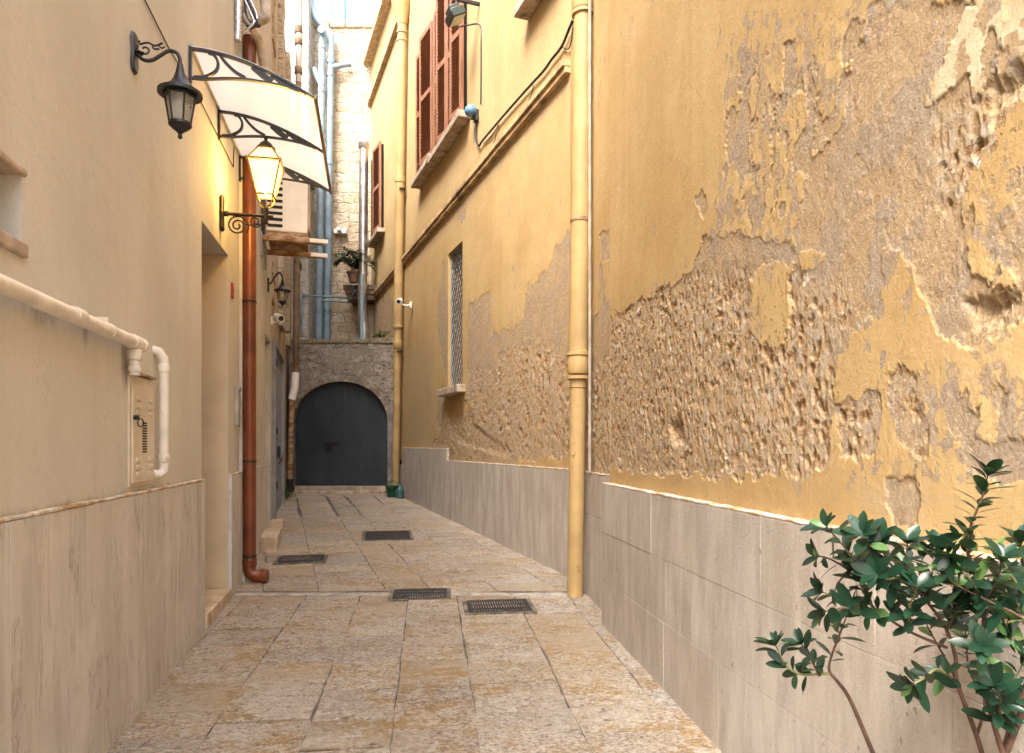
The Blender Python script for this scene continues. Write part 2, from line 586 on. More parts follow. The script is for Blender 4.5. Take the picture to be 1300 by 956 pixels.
def m_rubble(name, lo, hi, size=(0.46, 0.25), joint=(0.40, 0.33, 0.25), pale=(0.70, 0.61, 0.49), wob=0.05, jamt=0.5):
    """coursed rubble masonry: eroded irregular blocks with flush mortar"""
    g = G(name, 0.92, 0.15)
    wb = g.n('TexNoise', {'Vector': g.obj, 'Scale': 3.0, 'Detail': 5}).outputs['Color']
    wv = g.n('VectorMath', {0: wb, 1: (wob * 4, wob * 4, wob * 4)}, operation='MULTIPLY').outputs[0]
    v = g.n('VectorMath', {0: g.obj, 1: wv}, operation='ADD').outputs[0]
    sp = g.sep(v)
    fl = g.n('CombineXYZ', {'X': g.math('ADD', sp[0], sp[1]), 'Y': sp[2]}).outputs[0]
    br = g.n('TexBrick', {'Vector': fl, 'Color1': (0, 0, 0), 'Color2': (1, 1, 1), 'Mortar': (0.5, 0.5, 0.5), 'Scale': 1.0, 'Mortar Size': 0.018,
                          'Mortar Smooth': 0.8, 'Brick Width': size[0], 'Row Height': size[1]}, offset=0.43, squash=0.7, squash_frequency=3)
    col = g.mix(br.outputs['Color'], lo, hi)
    col = g.mix(g.math('MULTIPLY', g.ramp(g.noise(5.5, 9, 0.8), 0.45, 0.62), 0.85), col, pale)
    col = g.mix(g.math('MULTIPLY', g.ramp(g.noise(9, 7, 0.75, vec=g.map((1, 1, 1.3), (4, 2, 7))), 0.53, 0.62), 0.8), col, tuple(c * 0.42 for c in lo))
    j = br.outputs['Fac']
    col = g.mix(g.math('MULTIPLY', j, jamt), col, joint)
    h = g.math('ADD', g.math('MULTIPLY', j, -1.2), g.math('ADD', g.math('MULTIPLY', g.noise(9, 9, 0.8), 3.0), g.noise(40, 6, 0.75)))
    return g.out(col, None, g.bump(h, 0.9, 0.03))


def m_dirty_wall():
    g = G('weathered_wall', 0.92, 0.15)
    n1 = g.noise(1.6, 7, 0.7, vec=g.map((1, 1, 0.5)))
    col = g.mix(g.ramp(n1, 0.32, 0.66), (0.25, 0.18, 0.115), (0.52, 0.42, 0.30))
    col = g.mix(g.math('MULTIPLY', g.ramp(g.noise(5, 7, 0.75, vec=g.map((1, 1, 0.4), (3, 2, 8))), 0.55, 0.72), 0.7), col, (0.13, 0.095, 0.065))
    col = g.mix(g.math('MULTIPLY', g.ramp(g.noise(3, 6, 0.7, vec=g.map((1, 1, 0.7), (8, 2, 1))), 0.6, 0.7), 0.7), col, (0.62, 0.54, 0.43))
    h = g.math('ADD', g.noise(16, 7, 0.7), g.noise(60, 4))
    return g.out(col, None, g.bump(h, 0.7, 0.02))


def m_shutter():
    g = G('brown_shutter_paint', 0.55, 0.35)
    c = g.mix(g.ramp(g.noise(6, 6, 0.65, vec=g.map((4, 4, 0.6))), 0.35, 0.7), (0.20, 0.088, 0.048), (0.31, 0.15, 0.09))
    c = g.mix(g.ramp(g.noise(30, 6, 0.75, vec=g.map((2, 2, 0.5))), 0.66, 0.75), c, (0.36, 0.22, 0.14))
    return g.out(c)


def m_wood_rust(name, a, b):
    g = G(name, 0.85, 0.2)
    c = g.mix(g.ramp(g.noise(4, 7, 0.7, vec=g.map((1, 1, 3))), 0.4, 0.62), a, b)
    c = g.mix(g.ramp(g.noise(14, 6, 0.7), 0.62, 0.7), c, (0.07, 0.035, 0.018))
    return g.out(c, None, g.bump(g.noise(50, 5), 0.4, 0.004))


def m_awning():
    g = G('clouded_polycarbonate', 0.35, 0.3)
    nt = g.nt
    dirt = g.ramp(g.noise(26, 7, 0.75, vec=g.map((1, 0.45, 1))), 0.60, 0.66)
    film = g.noise(2.2, 5, 0.6)
    col = g.mix(g.ramp(film, 0.35, 0.7), (0.88, 0.86, 0.82), (0.95, 0.94, 0.92))
    col = g.mix(g.math('MULTIPLY', dirt, 0.75), col, (0.42, 0.33, 0.22))
    tr = g.n('BsdfTranslucent', {'Color': col})
    di = g.n('BsdfDiffuse', {'Color': col})
    mx = g.n('MixShader', {0: 0.75, 1: di.outputs[0], 2: tr.outputs[0]})
    tp = g.n('BsdfTransparent', {'Color': (0.95, 0.95, 0.95)})
    m2 = g.n('MixShader', {0: g.math('MULTIPLY', g.math('SUBTRACT', 1.0, dirt), 0.22), 1: mx.outputs[0], 2: tp.outputs[0]})
    nt.links.new(m2.outputs[0], nt.nodes['Material Output'].inputs['Surface'])
    return g.m


def m_glass(name, tint=(0.8, 0.82, 0.78), trans=0.55):
    g = G(name, 0.2, 0.5)
    nt = g.nt
    t = g.n('BsdfTransparent', {'Color': tint})
    d = g.n('BsdfPrincipled', {'Base Color': (0.42, 0.41, 0.37), 'Roughness': 0.25})
    mx = g.n('MixShader', {0: g.math('ADD', g.math('MULTIPLY', g.noise(18, 4), 0.3), 0.85 - trans), 1: t.outputs[0], 2: d.outputs[0]})
    nt.links.new(mx.outputs[0], nt.nodes['Material Output'].inputs['Surface'])
    return g.m


def m_lit(name, lo, hi, strength):
    g = G(name, 0.4, 0.4)
    z = g.sep()[2]
    c = g.mix(g.ramp(g.noise(9, 2), 0.3, 0.7), lo, hi)
    g.set(g.bsdf.inputs['Base Color'], (0.8, 0.7, 0.5))
    g.set(g.bsdf.inputs['Emission Color'], c)
    g.bsdf.inputs['Emission Strength'].default_value = strength
    return g.m


def m_litglass():
    g = G('warm_lit_glass', 0.3, 0.4)
    t = g.n('BsdfTransparent', {'Color': (1.0, 0.90, 0.66)})
    e = g.n('Emission', {'Color': (1.0, 0.70, 0.27), 'Strength': 0.75})
    mx = g.n('MixShader', {0: 0.55, 1: t.outputs[0], 2: e.outputs[0]})
    g.nt.links.new(mx.outputs[0], g.nt.nodes['Material Output'].inputs['Surface'])
    return g.m


def m_leaf(name, a, b, tip):
    g = G(name, 0.34, 0.5)
    r = g.island()
    c = g.mix(r, a, b)
    c = g.mix(g.math('MULTIPLY', g.ramp(r, 0.93, 0.97), 0.8), c, tip)
    c = g.mix(g.math('MULTIPLY', g.noise(40, 3), 0.25), c, tuple(x * 1.6 for x in b))
    g.out(c)
    g.bsdf.inputs['Subsurface Weight'].default_value = 0.0
    nt = g.nt
    tr = g.n('BsdfTranslucent', {'Color': g.mix(0.5, c, (0.10, 0.22, 0.03))})
    mx = g.n('MixShader', {0: 0.10, 1: g.bsdf.outputs[0], 2: tr.outputs[0]})
    nt.links.new(mx.outputs[0], nt.nodes['Material Output'].inputs['Surface'])
    return g.m


M = dict(
    cream=m_cream(), yellow=m_yellow(), dado_r=m_dado_right(), dado_l=m_dado_left(), paving=m_paving(), mortar=m_mortar(),
    rubble=m_rubble('pale_rubble_masonry', (0.50, 0.37, 0.23), (0.66, 0.56, 0.43)),
    gate_stone=m_rubble('gate_rubble', (0.24, 0.19, 0.14), (0.36, 0.30, 0.24), (0.42, 0.30), (0.22, 0.18, 0.14), (0.50, 0.45, 0.385), 0.13, 0.15),
    dirty=m_dirty_wall(), shutter=m_shutter(), awning=m_awning(),
    white_cap=simple('white_mortar_cap', (0.60, 0.53, 0.44), 0.9, var=0.2, scale=14, bump=0.5, dirt=(0.40, 0.25, 0.12), dirt_amt=0.5),
    black=simple('black_iron', (0.012, 0.013, 0.015), 0.42, 0.0, var=0.3, scale=20, bump=0.2, spec=0.5),
    bronze=simple('dark_bronze', (0.05, 0.038, 0.022), 0.45, 0.5, var=0.3, scale=20, bump=0.2),
    gold=simple('gilt_frame', (0.36, 0.24, 0.07), 0.4, 0.6, var=0.2, scale=20),
    copper=simple('red_brown_pipe', (0.17, 0.045, 0.014), 0.36, 0.15, var=0.22, scale=3, spec=0.5, dirt=(0.24, 0.10, 0.05), dirt_amt=0.0, dscale=9, sharp=0.06),
    ypipe=simple('yellow_painted_pipe', (0.42, 0.285, 0.12), 0.6, var=0.10, scale=3, bump=0.1, dirt=(0.16, 0.075, 0.03), dirt_amt=-0.07, dscale=13, sharp=0.025),
    wpipe=simple('white_painted_pipe', (0.72, 0.66, 0.57), 0.5, var=0.1, scale=6, dirt=(0.30, 0.22, 0.14), dirt_amt=0.02, dscale=10, sharp=0.06),
    bpipe=simple('blue_grey_pipe', (0.20, 0.29, 0.36), 0.45, var=0.12, scale=4, dirt=(0.12, 0.13, 0.13), dirt_amt=0.15),
    steel=simple('steel_flue', (0.55, 0.55, 0.55), 0.32, 0.9, var=0.15, scale=4),
    brpipe=simple('brown_cast_pipe', (0.16, 0.105, 0.06), 0.7, var=0.25, scale=5, bump=0.3, dirt=(0.36, 0.31, 0.25), dirt_amt=0.1),
    rust=m_wood_rust('rusty_steel', (0.20, 0.085, 0.03), (0.44, 0.33, 0.22)),
    ac=simple('yellowed_white_enamel', (0.70, 0.63, 0.52), 0.45, var=0.06, scale=3, dirt=(0.4, 0.29, 0.17), dirt_amt=0.05),
    dark=simple('dark_gap', (0.012, 0.011, 0.010), 0.8),
    grate=simple('cast_iron', (0.05, 0.052, 0.055), 0.5, 0.6, var=0.25, scale=12, bump=0.3),
    gate=None, cabinet=simple('cream_painted_metal', (0.62, 0.53, 0.40), 0.5, var=0.06, scale=4, dirt=(0.38, 0.28, 0.17), dirt_amt=0.05),
    cable=simple('black_cable', (0.02, 0.019, 0.018), 0.6),
    white=simple('white_plastic', (0.78, 0.77, 0.74), 0.4, var=0.05),
    lens=simple('dark_lens', (0.015, 0.015, 0.02), 0.12, spec=0.6),
    blue=simple('blue_plastic', (0.10, 0.23, 0.42), 0.4, var=0.2),
    green=simple('green_plastic', (0.010, 0.085, 0.042), 0.4, var=0.3),
    greydoor=simple('grey_painted_door', (0.26, 0.27, 0.28), 0.6, var=0.12, scale=5, dirt=(0.15, 0.11, 0.08), dirt_amt=0.15),
    brown_door=simple('dark_door_wood', (0.12, 0.07, 0.04), 0.5, var=0.2),
    sill=simple('weathered_sill', (0.42, 0.33, 0.25), 0.85, var=0.2, scale=9, bump=0.5, dirt=(0.15, 0.11, 0.08), dirt_amt=0.25),
    step=simple('travertine_step', (0.55, 0.43, 0.30), 0.6, var=0.15, scale=9, bump=0.25, dirt=(0.30, 0.2, 0.11), dirt_amt=0.15),
    bark=simple('shrub_bark', (0.10, 0.055, 0.035), 0.8, var=0.25, scale=30, bump=0.4),
    twig=simple('green_twig', (0.16, 0.16, 0.06), 0.7, var=0.2, scale=30),
    leaf=m_leaf('dark_leaf', (0.003, 0.014, 0.007), (0.012, 0.042, 0.022), (0.10, 0.19, 0.05)),
    young=m_leaf('young_leaf', (0.07, 0.17, 0.035), (0.11, 0.23, 0.06), (0.2, 0.36, 0.1)),
    weed=m_leaf('weed_leaf', (0.03, 0.09, 0.03), (0.05, 0.14, 0.04), (0.1, 0.2, 0.05)),
    glass=m_glass('frosted_glass'), lit=m_litglass(),
    bulb=m_lit('hot_bulb', (1.0, 0.58, 0.16), (1.0, 0.62, 0.19), 190.0),
    silver=simple('foil_hose', (0.60, 0.61, 0.64), 0.28, 0.8, var=0.15, scale=30),
    foam=simple('beige_insulation', (0.50, 0.42, 0.33), 0.85, var=0.2, scale=12, bump=0.5),
    red=simple('red_plate', (0.28, 0.03, 0.02), 0.5),
    pot=simple('terracotta', (0.17, 0.10, 0.07), 0.85, var=0.2, scale=12),
)


def m_gate():
    g = G('slate_blue_gate_paint', 0.55, 0.35)
    c = g.mix(g.ramp(g.noise(1.5, 6, 0.65, vec=g.map((1, 2, 0.5))), 0.3, 0.7), (0.019, 0.025, 0.031), (0.034, 0.043, 0.051))
    c = g.mix(g.math('MULTIPLY', g.ramp(g.noise(8, 7, 0.75, vec=g.map((1, 3, 0.4))), 0.6, 0.72), 0.6), c, (0.07, 0.09, 0.105))
    return g.out(c, None, g.bump(g.noise(30, 5), 0.15, 0.004))


M['gate'] = m_gate()


# ------------------------------------------------------------------ wall builders
def holed_wall(W, Y0, Y1, z0, z1, holes=(), thick=0.35, cuts=(), o=0.0, zcuts=()):
    """front face at offset o with rectangular holes, reveals and outer returns, local wall frame"""
    mb = MB()
    ys = sorted({Y0, Y1, *[h[0] for h in holes], *[h[1] for h in holes], *cuts})
    zs = sorted({z0, z1, *[h[2] for h in holes], *[h[3] for h in holes], *zcuts})
    def inh(ya, yb, za, zb):
        return any(h[0] <= (ya + yb) / 2 <= h[1] and h[2] <= (za + zb) / 2 <= h[3] for h in holes)
    for ya, yb in zip(ys, ys[1:]):
        for za, zb in zip(zs, zs[1:]):
            if not inh(ya, yb, za, zb):
                ta, tb = W.t(ya), W.t(yb)
                q = [(o, ta, za), (o, tb, za), (o, tb, zb), (o, ta, zb)]
                mb.add(q, [(0, 1, 2, 3) if W.sg > 0 else (3, 2, 1, 0)])
    for a, b, c, d in list(holes) + [(Y0, Y1, z0, z1)]:
        ta, tb = W.t(a), W.t(b)
        i = o - thick
        mb.add([(o, ta, c), (i, ta, c), (i, ta, d), (o, ta, d)], [(0, 1, 2, 3)])
        mb.add([(o, tb, c), (i, tb, c), (i, tb, d), (o, tb, d)], [(0, 1, 2, 3)])
        mb.add([(o, ta, c), (i, ta, c), (i, tb, c), (o, tb, c)], [(0, 1, 2, 3)])
        mb.add([(o, ta, d), (i, ta, d), (i, tb, d), (o, tb, d)], [(0, 1, 2, 3)])
    return mb


def px_poly(W, pts, o=0.0):
    out = []
    for px, py in pts:
        Y, z = W.at(px, py)
        out.append((Y, z))
    return out


def relief(W, name, parent, Ys, zs, peel, stone, islands=(), flaky=(), fade=(), hole=None, o0=0.0, seed=1, pit_size=0.045,
           stains=(), amp=1.0, pitdepth=0.02, deep=(), grime=0.22):
    """dense wall sheet: flakes of paint, undercoat and pitted stone modelled as real relief, with masks for the material"""
    Y, Z = np.meshgrid(np.asarray(Ys), np.asarray(zs), indexing='ij')
    S = Y * W.k
    n_lo = fbm(S * 5.0, Z * 3.2, 4, seed)
    n_hi = 0.55 - 1.7 * np.abs(fbm(S * 13, Z * 7, 6, seed + 5, 0.6))
    n_vh = fbm(S * 90, Z * 50, 3, seed + 7, 0.6)
    flz = np.zeros_like(Y)
    d = np.full_like(Y, 0.35)
    for p in peel:
        d = np.minimum(d, sdpoly(S, Z, [(a * W.k, b) for a, b in p]))
    for p in islands:
        d = np.maximum(d, -sdpoly(S, Z, [(a * W.k, b) for a, b in p]))
    d = d + amp * (0.05 * n_lo + 0.013 * n_hi) + 0.004 * n_vh
    for p in flaky:
        w = sstep(0.10, -0.15, sdpoly(S, Z, [(a * W.k, b) for a, b in p]))
        flz = np.maximum(flz, w)
        fl = 0.006 * n_vh + 0.016 + 0.05 * fbm(S * 11 + Z * 3, Z * 5.5, 4, seed + 9, 0.6)
        d = np.where(w > 0, np.minimum(d, d * (1 - w) + w * np.maximum(fl, -0.02) + (1 - w) * 0.03), d)
    st = np.zeros_like(Y)
    for p in stone:
        st = np.maximum(st, sstep(0.05, -0.06, sdpoly(S, Z, [(a * W.k, b) for a, b in p]) + 0.05 * n_lo + 0.02 * n_hi))
    fd = np.zeros_like(Y)
    for p in fade:
        fd = np.maximum(fd, sstep(0.06, -0.06, sdpoly(S, Z, [(a * W.k, b) for a, b in p]) + 0.04 * n_lo))
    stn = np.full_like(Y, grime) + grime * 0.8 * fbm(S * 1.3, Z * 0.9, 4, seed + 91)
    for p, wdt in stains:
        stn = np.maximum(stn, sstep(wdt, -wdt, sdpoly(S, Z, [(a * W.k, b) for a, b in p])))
    paint = np.clip(0.5 + d / 0.020, 0, 1)
    flake = np.clip(flz * 0.85 + 0.75 * np.exp(-np.maximum(d, 0) / 0.05) * (0.4 + n_lo) + 0.10 * (fbm(S * 2.0, Z * 1.5, 3, seed + 95) > 0.35), 0, 1)
    pm = sstep(0.42, 0.58, paint)
    wx, wz = S + 0.010 * fbm(S * 14, Z * 14, 4, seed + 2), Z + 0.014 * fbm(S * 14, Z * 10, 4, seed + 3)
    dens = sstep(-0.5, 0.4, fbm(S * 4, Z * 3, 3, seed + 71))
    f1, f2, idr = worley(wx / pit_size, wz / (pit_size * 1.6), seed + 11)
    pit = sstep(0.46, 0.27, f1) * (idr > 0.45) * (0.25 + 0.9 * idr ** 2) * (0.35 + 0.65 * dens)
    g1, g2, id2 = worley(wx / (pit_size * 0.45) + 3.3, wz / (pit_size * 0.62), seed + 21)
    pit2 = sstep(0.5, 0.15, g1) * (id2 > 0.3) * id2
    drip = fbm(S * 24, Z * 8, 4, seed + 31, 0.6)
    coat = sstep(-0.02, 0.04, fbm(S * 6 + Z * 1.5, Z * 3.4, 4, seed + 61) + 0.35 * n_hi + 0.12 * n_vh)
    h_und = -0.0022 - 0.0016 * coat + 0.0012 * fbm(S * 18, Z * 14, 4, seed + 41) + 0.002 * n_lo
    h_sto = -0.003 - pitdepth * pit - 0.22 * pitdepth * pit2 + 0.0012 * drip + 0.004 * n_lo
    h_exp = h_und * (1 - st) + h_sto * st
    lip = np.exp(-np.maximum(d, 0) / 0.016) * pm
    h_pai = 0.0015 * fbm(S * 3, Z * 3, 3, seed + 51) + lip * 0.0006 + flz * (0.0016 * fbm(S * 20 + Z * 6, Z * 9, 4, seed + 81, 0.6) + 0.0)
    H = h_exp * (1 - pm) + h_pai * pm
    for p, dep in deep:
        H -= dep * sstep(0.02, -0.05, sdpoly(S, Z, [(a * W.k, b) for a, b in p]) + 0.02 * n_hi + 0.015 * n_lo)
    # settle to the flat wall at the borders
    bw = np.minimum.reduce([np.clip((S - S.min()) / 0.02, 0, 1), np.clip((S.max() - S) / 0.02, 0, 1), np.clip((Z.max() - Z) / 0.02, 0, 1)])
    H = H * bw
    nY, nZ = Y.shape
    co = np.stack([o0 + H, W.sg * S, Z], -1).reshape(-1, 3)
    ii, jj = np.meshgrid(np.arange(nY - 1), np.arange(nZ - 1), indexing='ij')
    keep = np.ones(ii.shape, bool)
    for h in (hole or []):
        cy = (Y[:-1, :-1] + Y[1:, 1:]) / 2
        cz = (Z[:-1, :-1] + Z[1:, 1:]) / 2
        keep &= ~((cy > h[0]) & (cy < h[1]) & (cz > h[2]) & (cz < h[3]))
    a = (ii * nZ + jj)[keep]
    b = ((ii + 1) * nZ + jj)[keep]
    c = ((ii + 1) * nZ + jj + 1)[keep]
    e = (ii * nZ + jj + 1)[keep]
    quads = np.stack([a, b, c, e] if W.sg > 0 else [a, e, c, b], -1)
    me = bpy.data.meshes.new(name)
    nq = len(quads)
    me.vertices.add(len(co))
    me.vertices.foreach_set('co', co.ravel())
    me.loops.add(nq * 4)
    me.loops.foreach_set('vertex_index', quads.ravel().astype(np.int32))
    me.polygons.add(nq)
    me.polygons.foreach_set('loop_start', np.arange(0, nq * 4, 4, dtype=np.int32))
    me.polygons.foreach_set('use_smooth', np.ones(nq, bool))
    me.update(calc_edges=True)
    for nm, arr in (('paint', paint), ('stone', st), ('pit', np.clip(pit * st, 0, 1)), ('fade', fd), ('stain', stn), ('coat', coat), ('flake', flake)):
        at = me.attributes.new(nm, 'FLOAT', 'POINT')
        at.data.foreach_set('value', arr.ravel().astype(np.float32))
    me.materials.append(M['yellow'])
    o = bpy.data.objects.new(name, me)
    C.objects.link(o)
    o.parent = parent
    return o


def const_attrs(o, **kw):
    me = o.data
    for k, v in kw.items():
        at = me.attributes.new(k, 'FLOAT', 'POINT')
        at.data.foreach_set('value', [v] * len(me.vertices))


def grid_lines(a, b, step, extra=()):
    n = max(2, int(round((b - a) / step)) + 1)
    return np.unique(np.round(np.concatenate([np.linspace(a, b, n), np.asarray(list(extra), float)]), 5))


def geo_lines(a, b, k, extra=()):
    n = int(math.log(b / a) / k) + 2
    return np.unique(np.round(np.concatenate([np.geomspace(a, b, n), np.asarray(list(extra), float)]), 5))


def shell(W, Y0, Y1, z1, mat, parent, back=4.0, front=0.36, z0=-0.6):
    mb = MB()
    mb.box(-back, -front, W.t(Y0), W.t(Y1), z0, z1)
    return mb.build('inner_wall', mat, parent)


def slabs(W, Y0, Y1, ztop, rows, width, o0, o1, mat, parent, name='dado', stagger=True, gap=0.0016, seed=3, zbot=None):
    """stone facing slabs standing on the sloping paving, each a shallow block"""
    r = random.Random(seed)
    mb = MB()
    zb = (zg(Y0) - 0.35) if zbot is None else zbot
    edges = [ztop]
    for h in rows:
        edges.append(edges[-1] - h)
    edges.append(zb)
    for k in range(len(edges) - 1):
        hi, lo = edges[k], edges[k + 1]
        if hi - lo < 0.02:
            continue
        y = Y0
        first = True
        while y < Y1 - 0.02:
            w = width * r.uniform(0.85, 1.15)
            if first and stagger:
                w *= r.uniform(0.35, 1.0)
            first = False
            e = min(Y1, y + w)
            if Y1 - e < width * 0.25:
                e = Y1
            oo = o1 + r.uniform(-0.0012, 0.0012)
            mb.box(o0, oo, W.t(y) + W.sg * gap / 2, W.t(e) - W.sg * gap / 2, lo + (gap / 2 if lo > zb else 0), hi - gap / 2)
            y = e
    return mb.build(name, mat, parent, bevel=0.0012)


# ------------------------------------------------------------------ ground and paving
mb = MB()
Yn, Yf = -40, 60
mb.add([(-50, Yn, zg(Yn) - 0.011), (50, Yn, zg(Yn) - 0.011), (50, Yf, zg(Yf) - 0.011), (-50, Yf, zg(Yf) - 0.011)], [(0, 1, 2, 3)])
struct(mb.build('ground', M['mortar']))


def paving_field(m_dir, Ya, Yb, seed, wmin, wmax, lmin, lmax, x0, x1):
    r = random.Random(seed)
    k = math.sqrt(1 + m_dir * m_dir)
    L = Vector((m_dir / k, 1 / k))
    A = Vector((1 / k, -m_dir / k))
    O = Vector((0, 5.0))
    mb = MB()
    c = x0
    while c < x1:
        w = r.uniform(wmin, wmax)
        l = Ya - 8 + r.uniform(0, 1)
        while l < Yb + 3:
            ln = r.uniform(lmin, lmax)
            g = r.choice((0.0015, 0.002, 0.003, 0.004, 0.0065))
            mx_, my_ = (O + A * (c + w / 2) + L * (l + ln / 2 - 5.0))
            if 11.2 < my_ < 14.2 and -3.95 < mx_ < -2.55:
                g = r.uniform(0.022, 0.040)
            h = r.uniform(-0.005, 0.005)
            tx, ty = r.uniform(-0.004, 0.004), r.uniform(-0.004, 0.004)
            def P(cc, ll, dz):
                p = O + A * cc + L * (ll - 5.0)
                return (p.x, p.y, zg(p.y) + h + dz + tx * (cc - c - w / 2) + ty * (ll - l - ln / 2))
            a0, a1, b0, b1 = c + g, c + w - g, l + g, l + ln - g
            jit = lambda: r.uniform(-0.005, 0.005)
            q = [(a0 + jit(), b0 + jit()), (a1 + jit(), b0 + jit()), (a1 + jit(), b1 + jit()), (a0 + jit(), b1 + jit())]
            cx, cy = (a0 + a1) / 2, (b0 + b1) / 2
            # wavy worn outline
            ring = []
            for i in range(4):
                p, s = q[i], q[(i + 1) % 4]
                for t in range(5):
                    f = t / 5
                    x, y = p[0] + (s[0] - p[0]) * f, p[1] + (s[1] - p[1]) * f
                    if t:
                        x += r.uniform(-0.004, 0.004)
                        y += r.uniform(-0.004, 0.004)
                    ring.append((x, y))
            n = len(ring)
            vs = [P(x, y, -0.03) for x, y in ring] + [P(x, y, -0.0045) for x, y in ring]
            vs += [P(cx + (x - cx) * (1 - 0.008 / (w / 2)), cy + (y - cy) * (1 - 0.008 / (ln / 2)), 0.0 + r.uniform(-0.0015, 0.001)) for x, y in ring]
            fs = []
            for i in range(n):
                j = (i + 1) % n
                fs.append((i, j, n + j, n + i))
                fs.append((n + i, n + j, 2 * n + j, 2 * n + i))
            fs.append(tuple(2 * n + i for i in range(n)))
            mb.add(vs, fs)
            l += ln
        c += w
    me = bpy.data.meshes.new('paving_field')
    me.from_pydata(mb.v, [], mb.f)
    bm = bmesh.new()
    bm.from_mesh(me)
    bpy.data.meshes.remove(me)
    for co, no in (((0, Ya, 0), (0, -1, 0)), ((0, Yb, 0), (0, 1, 0))):
        bmesh.ops.bisect_plane(bm, geom=bm.verts[:] + bm.edges[:] + bm.faces[:], plane_co=co, plane_no=no, clear_outer=True)
    return bm


bm_a = paving_field(-0.117, -3.0, 5.98, 5, 0.40, 0.54, 0.26, 0.55, -4.0, 4.0)
bm_b = paving_field(-0.33, 6.13, 15.6, 8, 0.36, 0.58, 0.24, 0.50, -5.5, 3.5)
me_b = bpy.data.meshes.new('tmp')
bm_b.to_mesh(me_b)
bm_a.from_mesh(me_b)
bm_b.free()
bpy.data.meshes.remove(me_b)
bmesh.ops.recalc_face_normals(bm_a, faces=bm_a.faces)
me = bpy.data.meshes.new('paving')
bm_a.to_mesh(me)
bm_a.free()
me.materials.append(M['paving'])
me.polygons.foreach_set('use_smooth', [True] * len(me.polygons))
me.set_sharp_from_angle(angle=math.radians(50))
pav = bpy.data.objects.new('paving', me)
C.objects.link(pav)
struct(pav)
mb = MB()      # cement strip across the alley between the two paving fields
mb.add([(-3.2, 5.99, zg(5.99) - 0.004), (1.2, 5.99, zg(5.99) - 0.004), (1.2, 6.12, zg(6.12) - 0.004), (-3.2, 6.12, zg(6.12) - 0.004)], [(0, 1, 2, 3)])
struct(mb.build('path_strip', simple('grey_cement', (0.36, 0.32, 0.27), 0.9, var=0.2, scale=10, bump=0.6, dirt=(0.16, 0.13, 0.09), dirt_amt=0.3)))

# ------------------------------------------------------------------ left building
left = thing('plaster_building', 'cream plastered building with streaked marble dado, doorway and two wall lanterns', 'building', L1.loc(0), L1.rot)
NICHE = (1.45, 2.43, 2.02, 2.26)
DOOR = (5.0, 5.92, -0.3, 2.92)
H_L = 8.4


def left_wall():
    mb = holed_wall(L1, -1.3, 6.42, -0.5, H_L, [NICHE, DOOR], cuts=list(np.arange(0.53, 5.9, 0.117)), zcuts=list(np.arange(0.91, 2.9, 0.073)))
    o = mb.build('wall', M['cream'], left, recalc=False)
    o.data.polygons.foreach_set('use_smooth', [False] * len(o.data.polygons))
    me = o.data
    co = np.empty(len(me.vertices) * 3, np.float32)
    me.vertices.foreach_get('co', co)
    co = co.reshape(-1, 3)
    t, z = co[:, 1], co[:, 2]
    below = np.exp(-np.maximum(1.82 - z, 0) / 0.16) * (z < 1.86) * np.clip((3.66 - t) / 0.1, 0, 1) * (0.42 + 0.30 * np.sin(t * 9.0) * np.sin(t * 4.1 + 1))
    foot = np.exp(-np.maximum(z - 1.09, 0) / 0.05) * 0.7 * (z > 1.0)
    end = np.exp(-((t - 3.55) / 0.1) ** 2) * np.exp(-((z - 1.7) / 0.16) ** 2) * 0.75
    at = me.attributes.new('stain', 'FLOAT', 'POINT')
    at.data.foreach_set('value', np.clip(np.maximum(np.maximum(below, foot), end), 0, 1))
    return o


left_wall()
shell(L1, -1.3, 6.42, H_L, M['cream'], left)
slabs(L1, -1.3, 4.985, 1.085, [], 0.62, -0.05, 0.028, M['dado_l'], left, stagger=True, seed=12)
slabs(L1, 5.935, 6.40, 1.085, [], 0.5, -0.05, 0.028, M['dado_l'], left, seed=2)
for a, b in ((-1.3, 4.98), (5.94, 6.40)):
    mb = MB()
    n = max(2, int((b - a) / 0.07))
    for i in range(n):
        y0, y1 = a + (b - a) * i / n, a + (b - a) * (i + 1) / n
        mb.box(-0.02, 0.031 + random.uniform(-0.004, 0.002), L1.t(y0), L1.t(y1) - 0.0005, 1.086, 1.096 + random.uniform(0, 0.005))
    mb.build('dado_cap', M['white_cap'], left, bevel=0.003)
mb = MB()
mb.box(-0.45, 0.035, L1.t(5.0) + 0.003, L1.t(5.92) - 0.003, -0.3, 0.142)
mb.build('door_step', M['step'], left, bevel=0.008)
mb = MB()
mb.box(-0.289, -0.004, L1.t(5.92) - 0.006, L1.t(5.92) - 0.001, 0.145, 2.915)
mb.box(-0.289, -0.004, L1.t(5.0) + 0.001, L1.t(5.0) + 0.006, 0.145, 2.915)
mb.build('door_reveal', simple('cream_warm_light', (0.56, 0.45, 0.30), 0.85, var=0.06, scale=3, bump=0.15), left)  # thin jamb lining added; warm light put into its colour against the bluish sky
mb = MB()
mb.box(-0.34, -0.29, L1.t(5.0) + 0.003, L1.t(5.92) - 0.003, 0.143, 2.917)
for i in range(2):
    for j in range(3):
        mb.box(-0.29, -0.275, L1.t(5.07 + 0.42 * i), L1.t(5.07 + 0.42 * i + 0.34), 0.3 + 0.88 * j, 1.05 + 0.88 * j)
d = mb.build('door', M['brown_door'], left, bevel=0.006)
mb = MB()
mb.tube([(-0.27, L1.t(5.8), 1.15), (-0.22, L1.t(5.8), 1.15), (-0.22, L1.t(5.7), 1.15)], 0.011)
mb.build('handle', M['gold'], d)
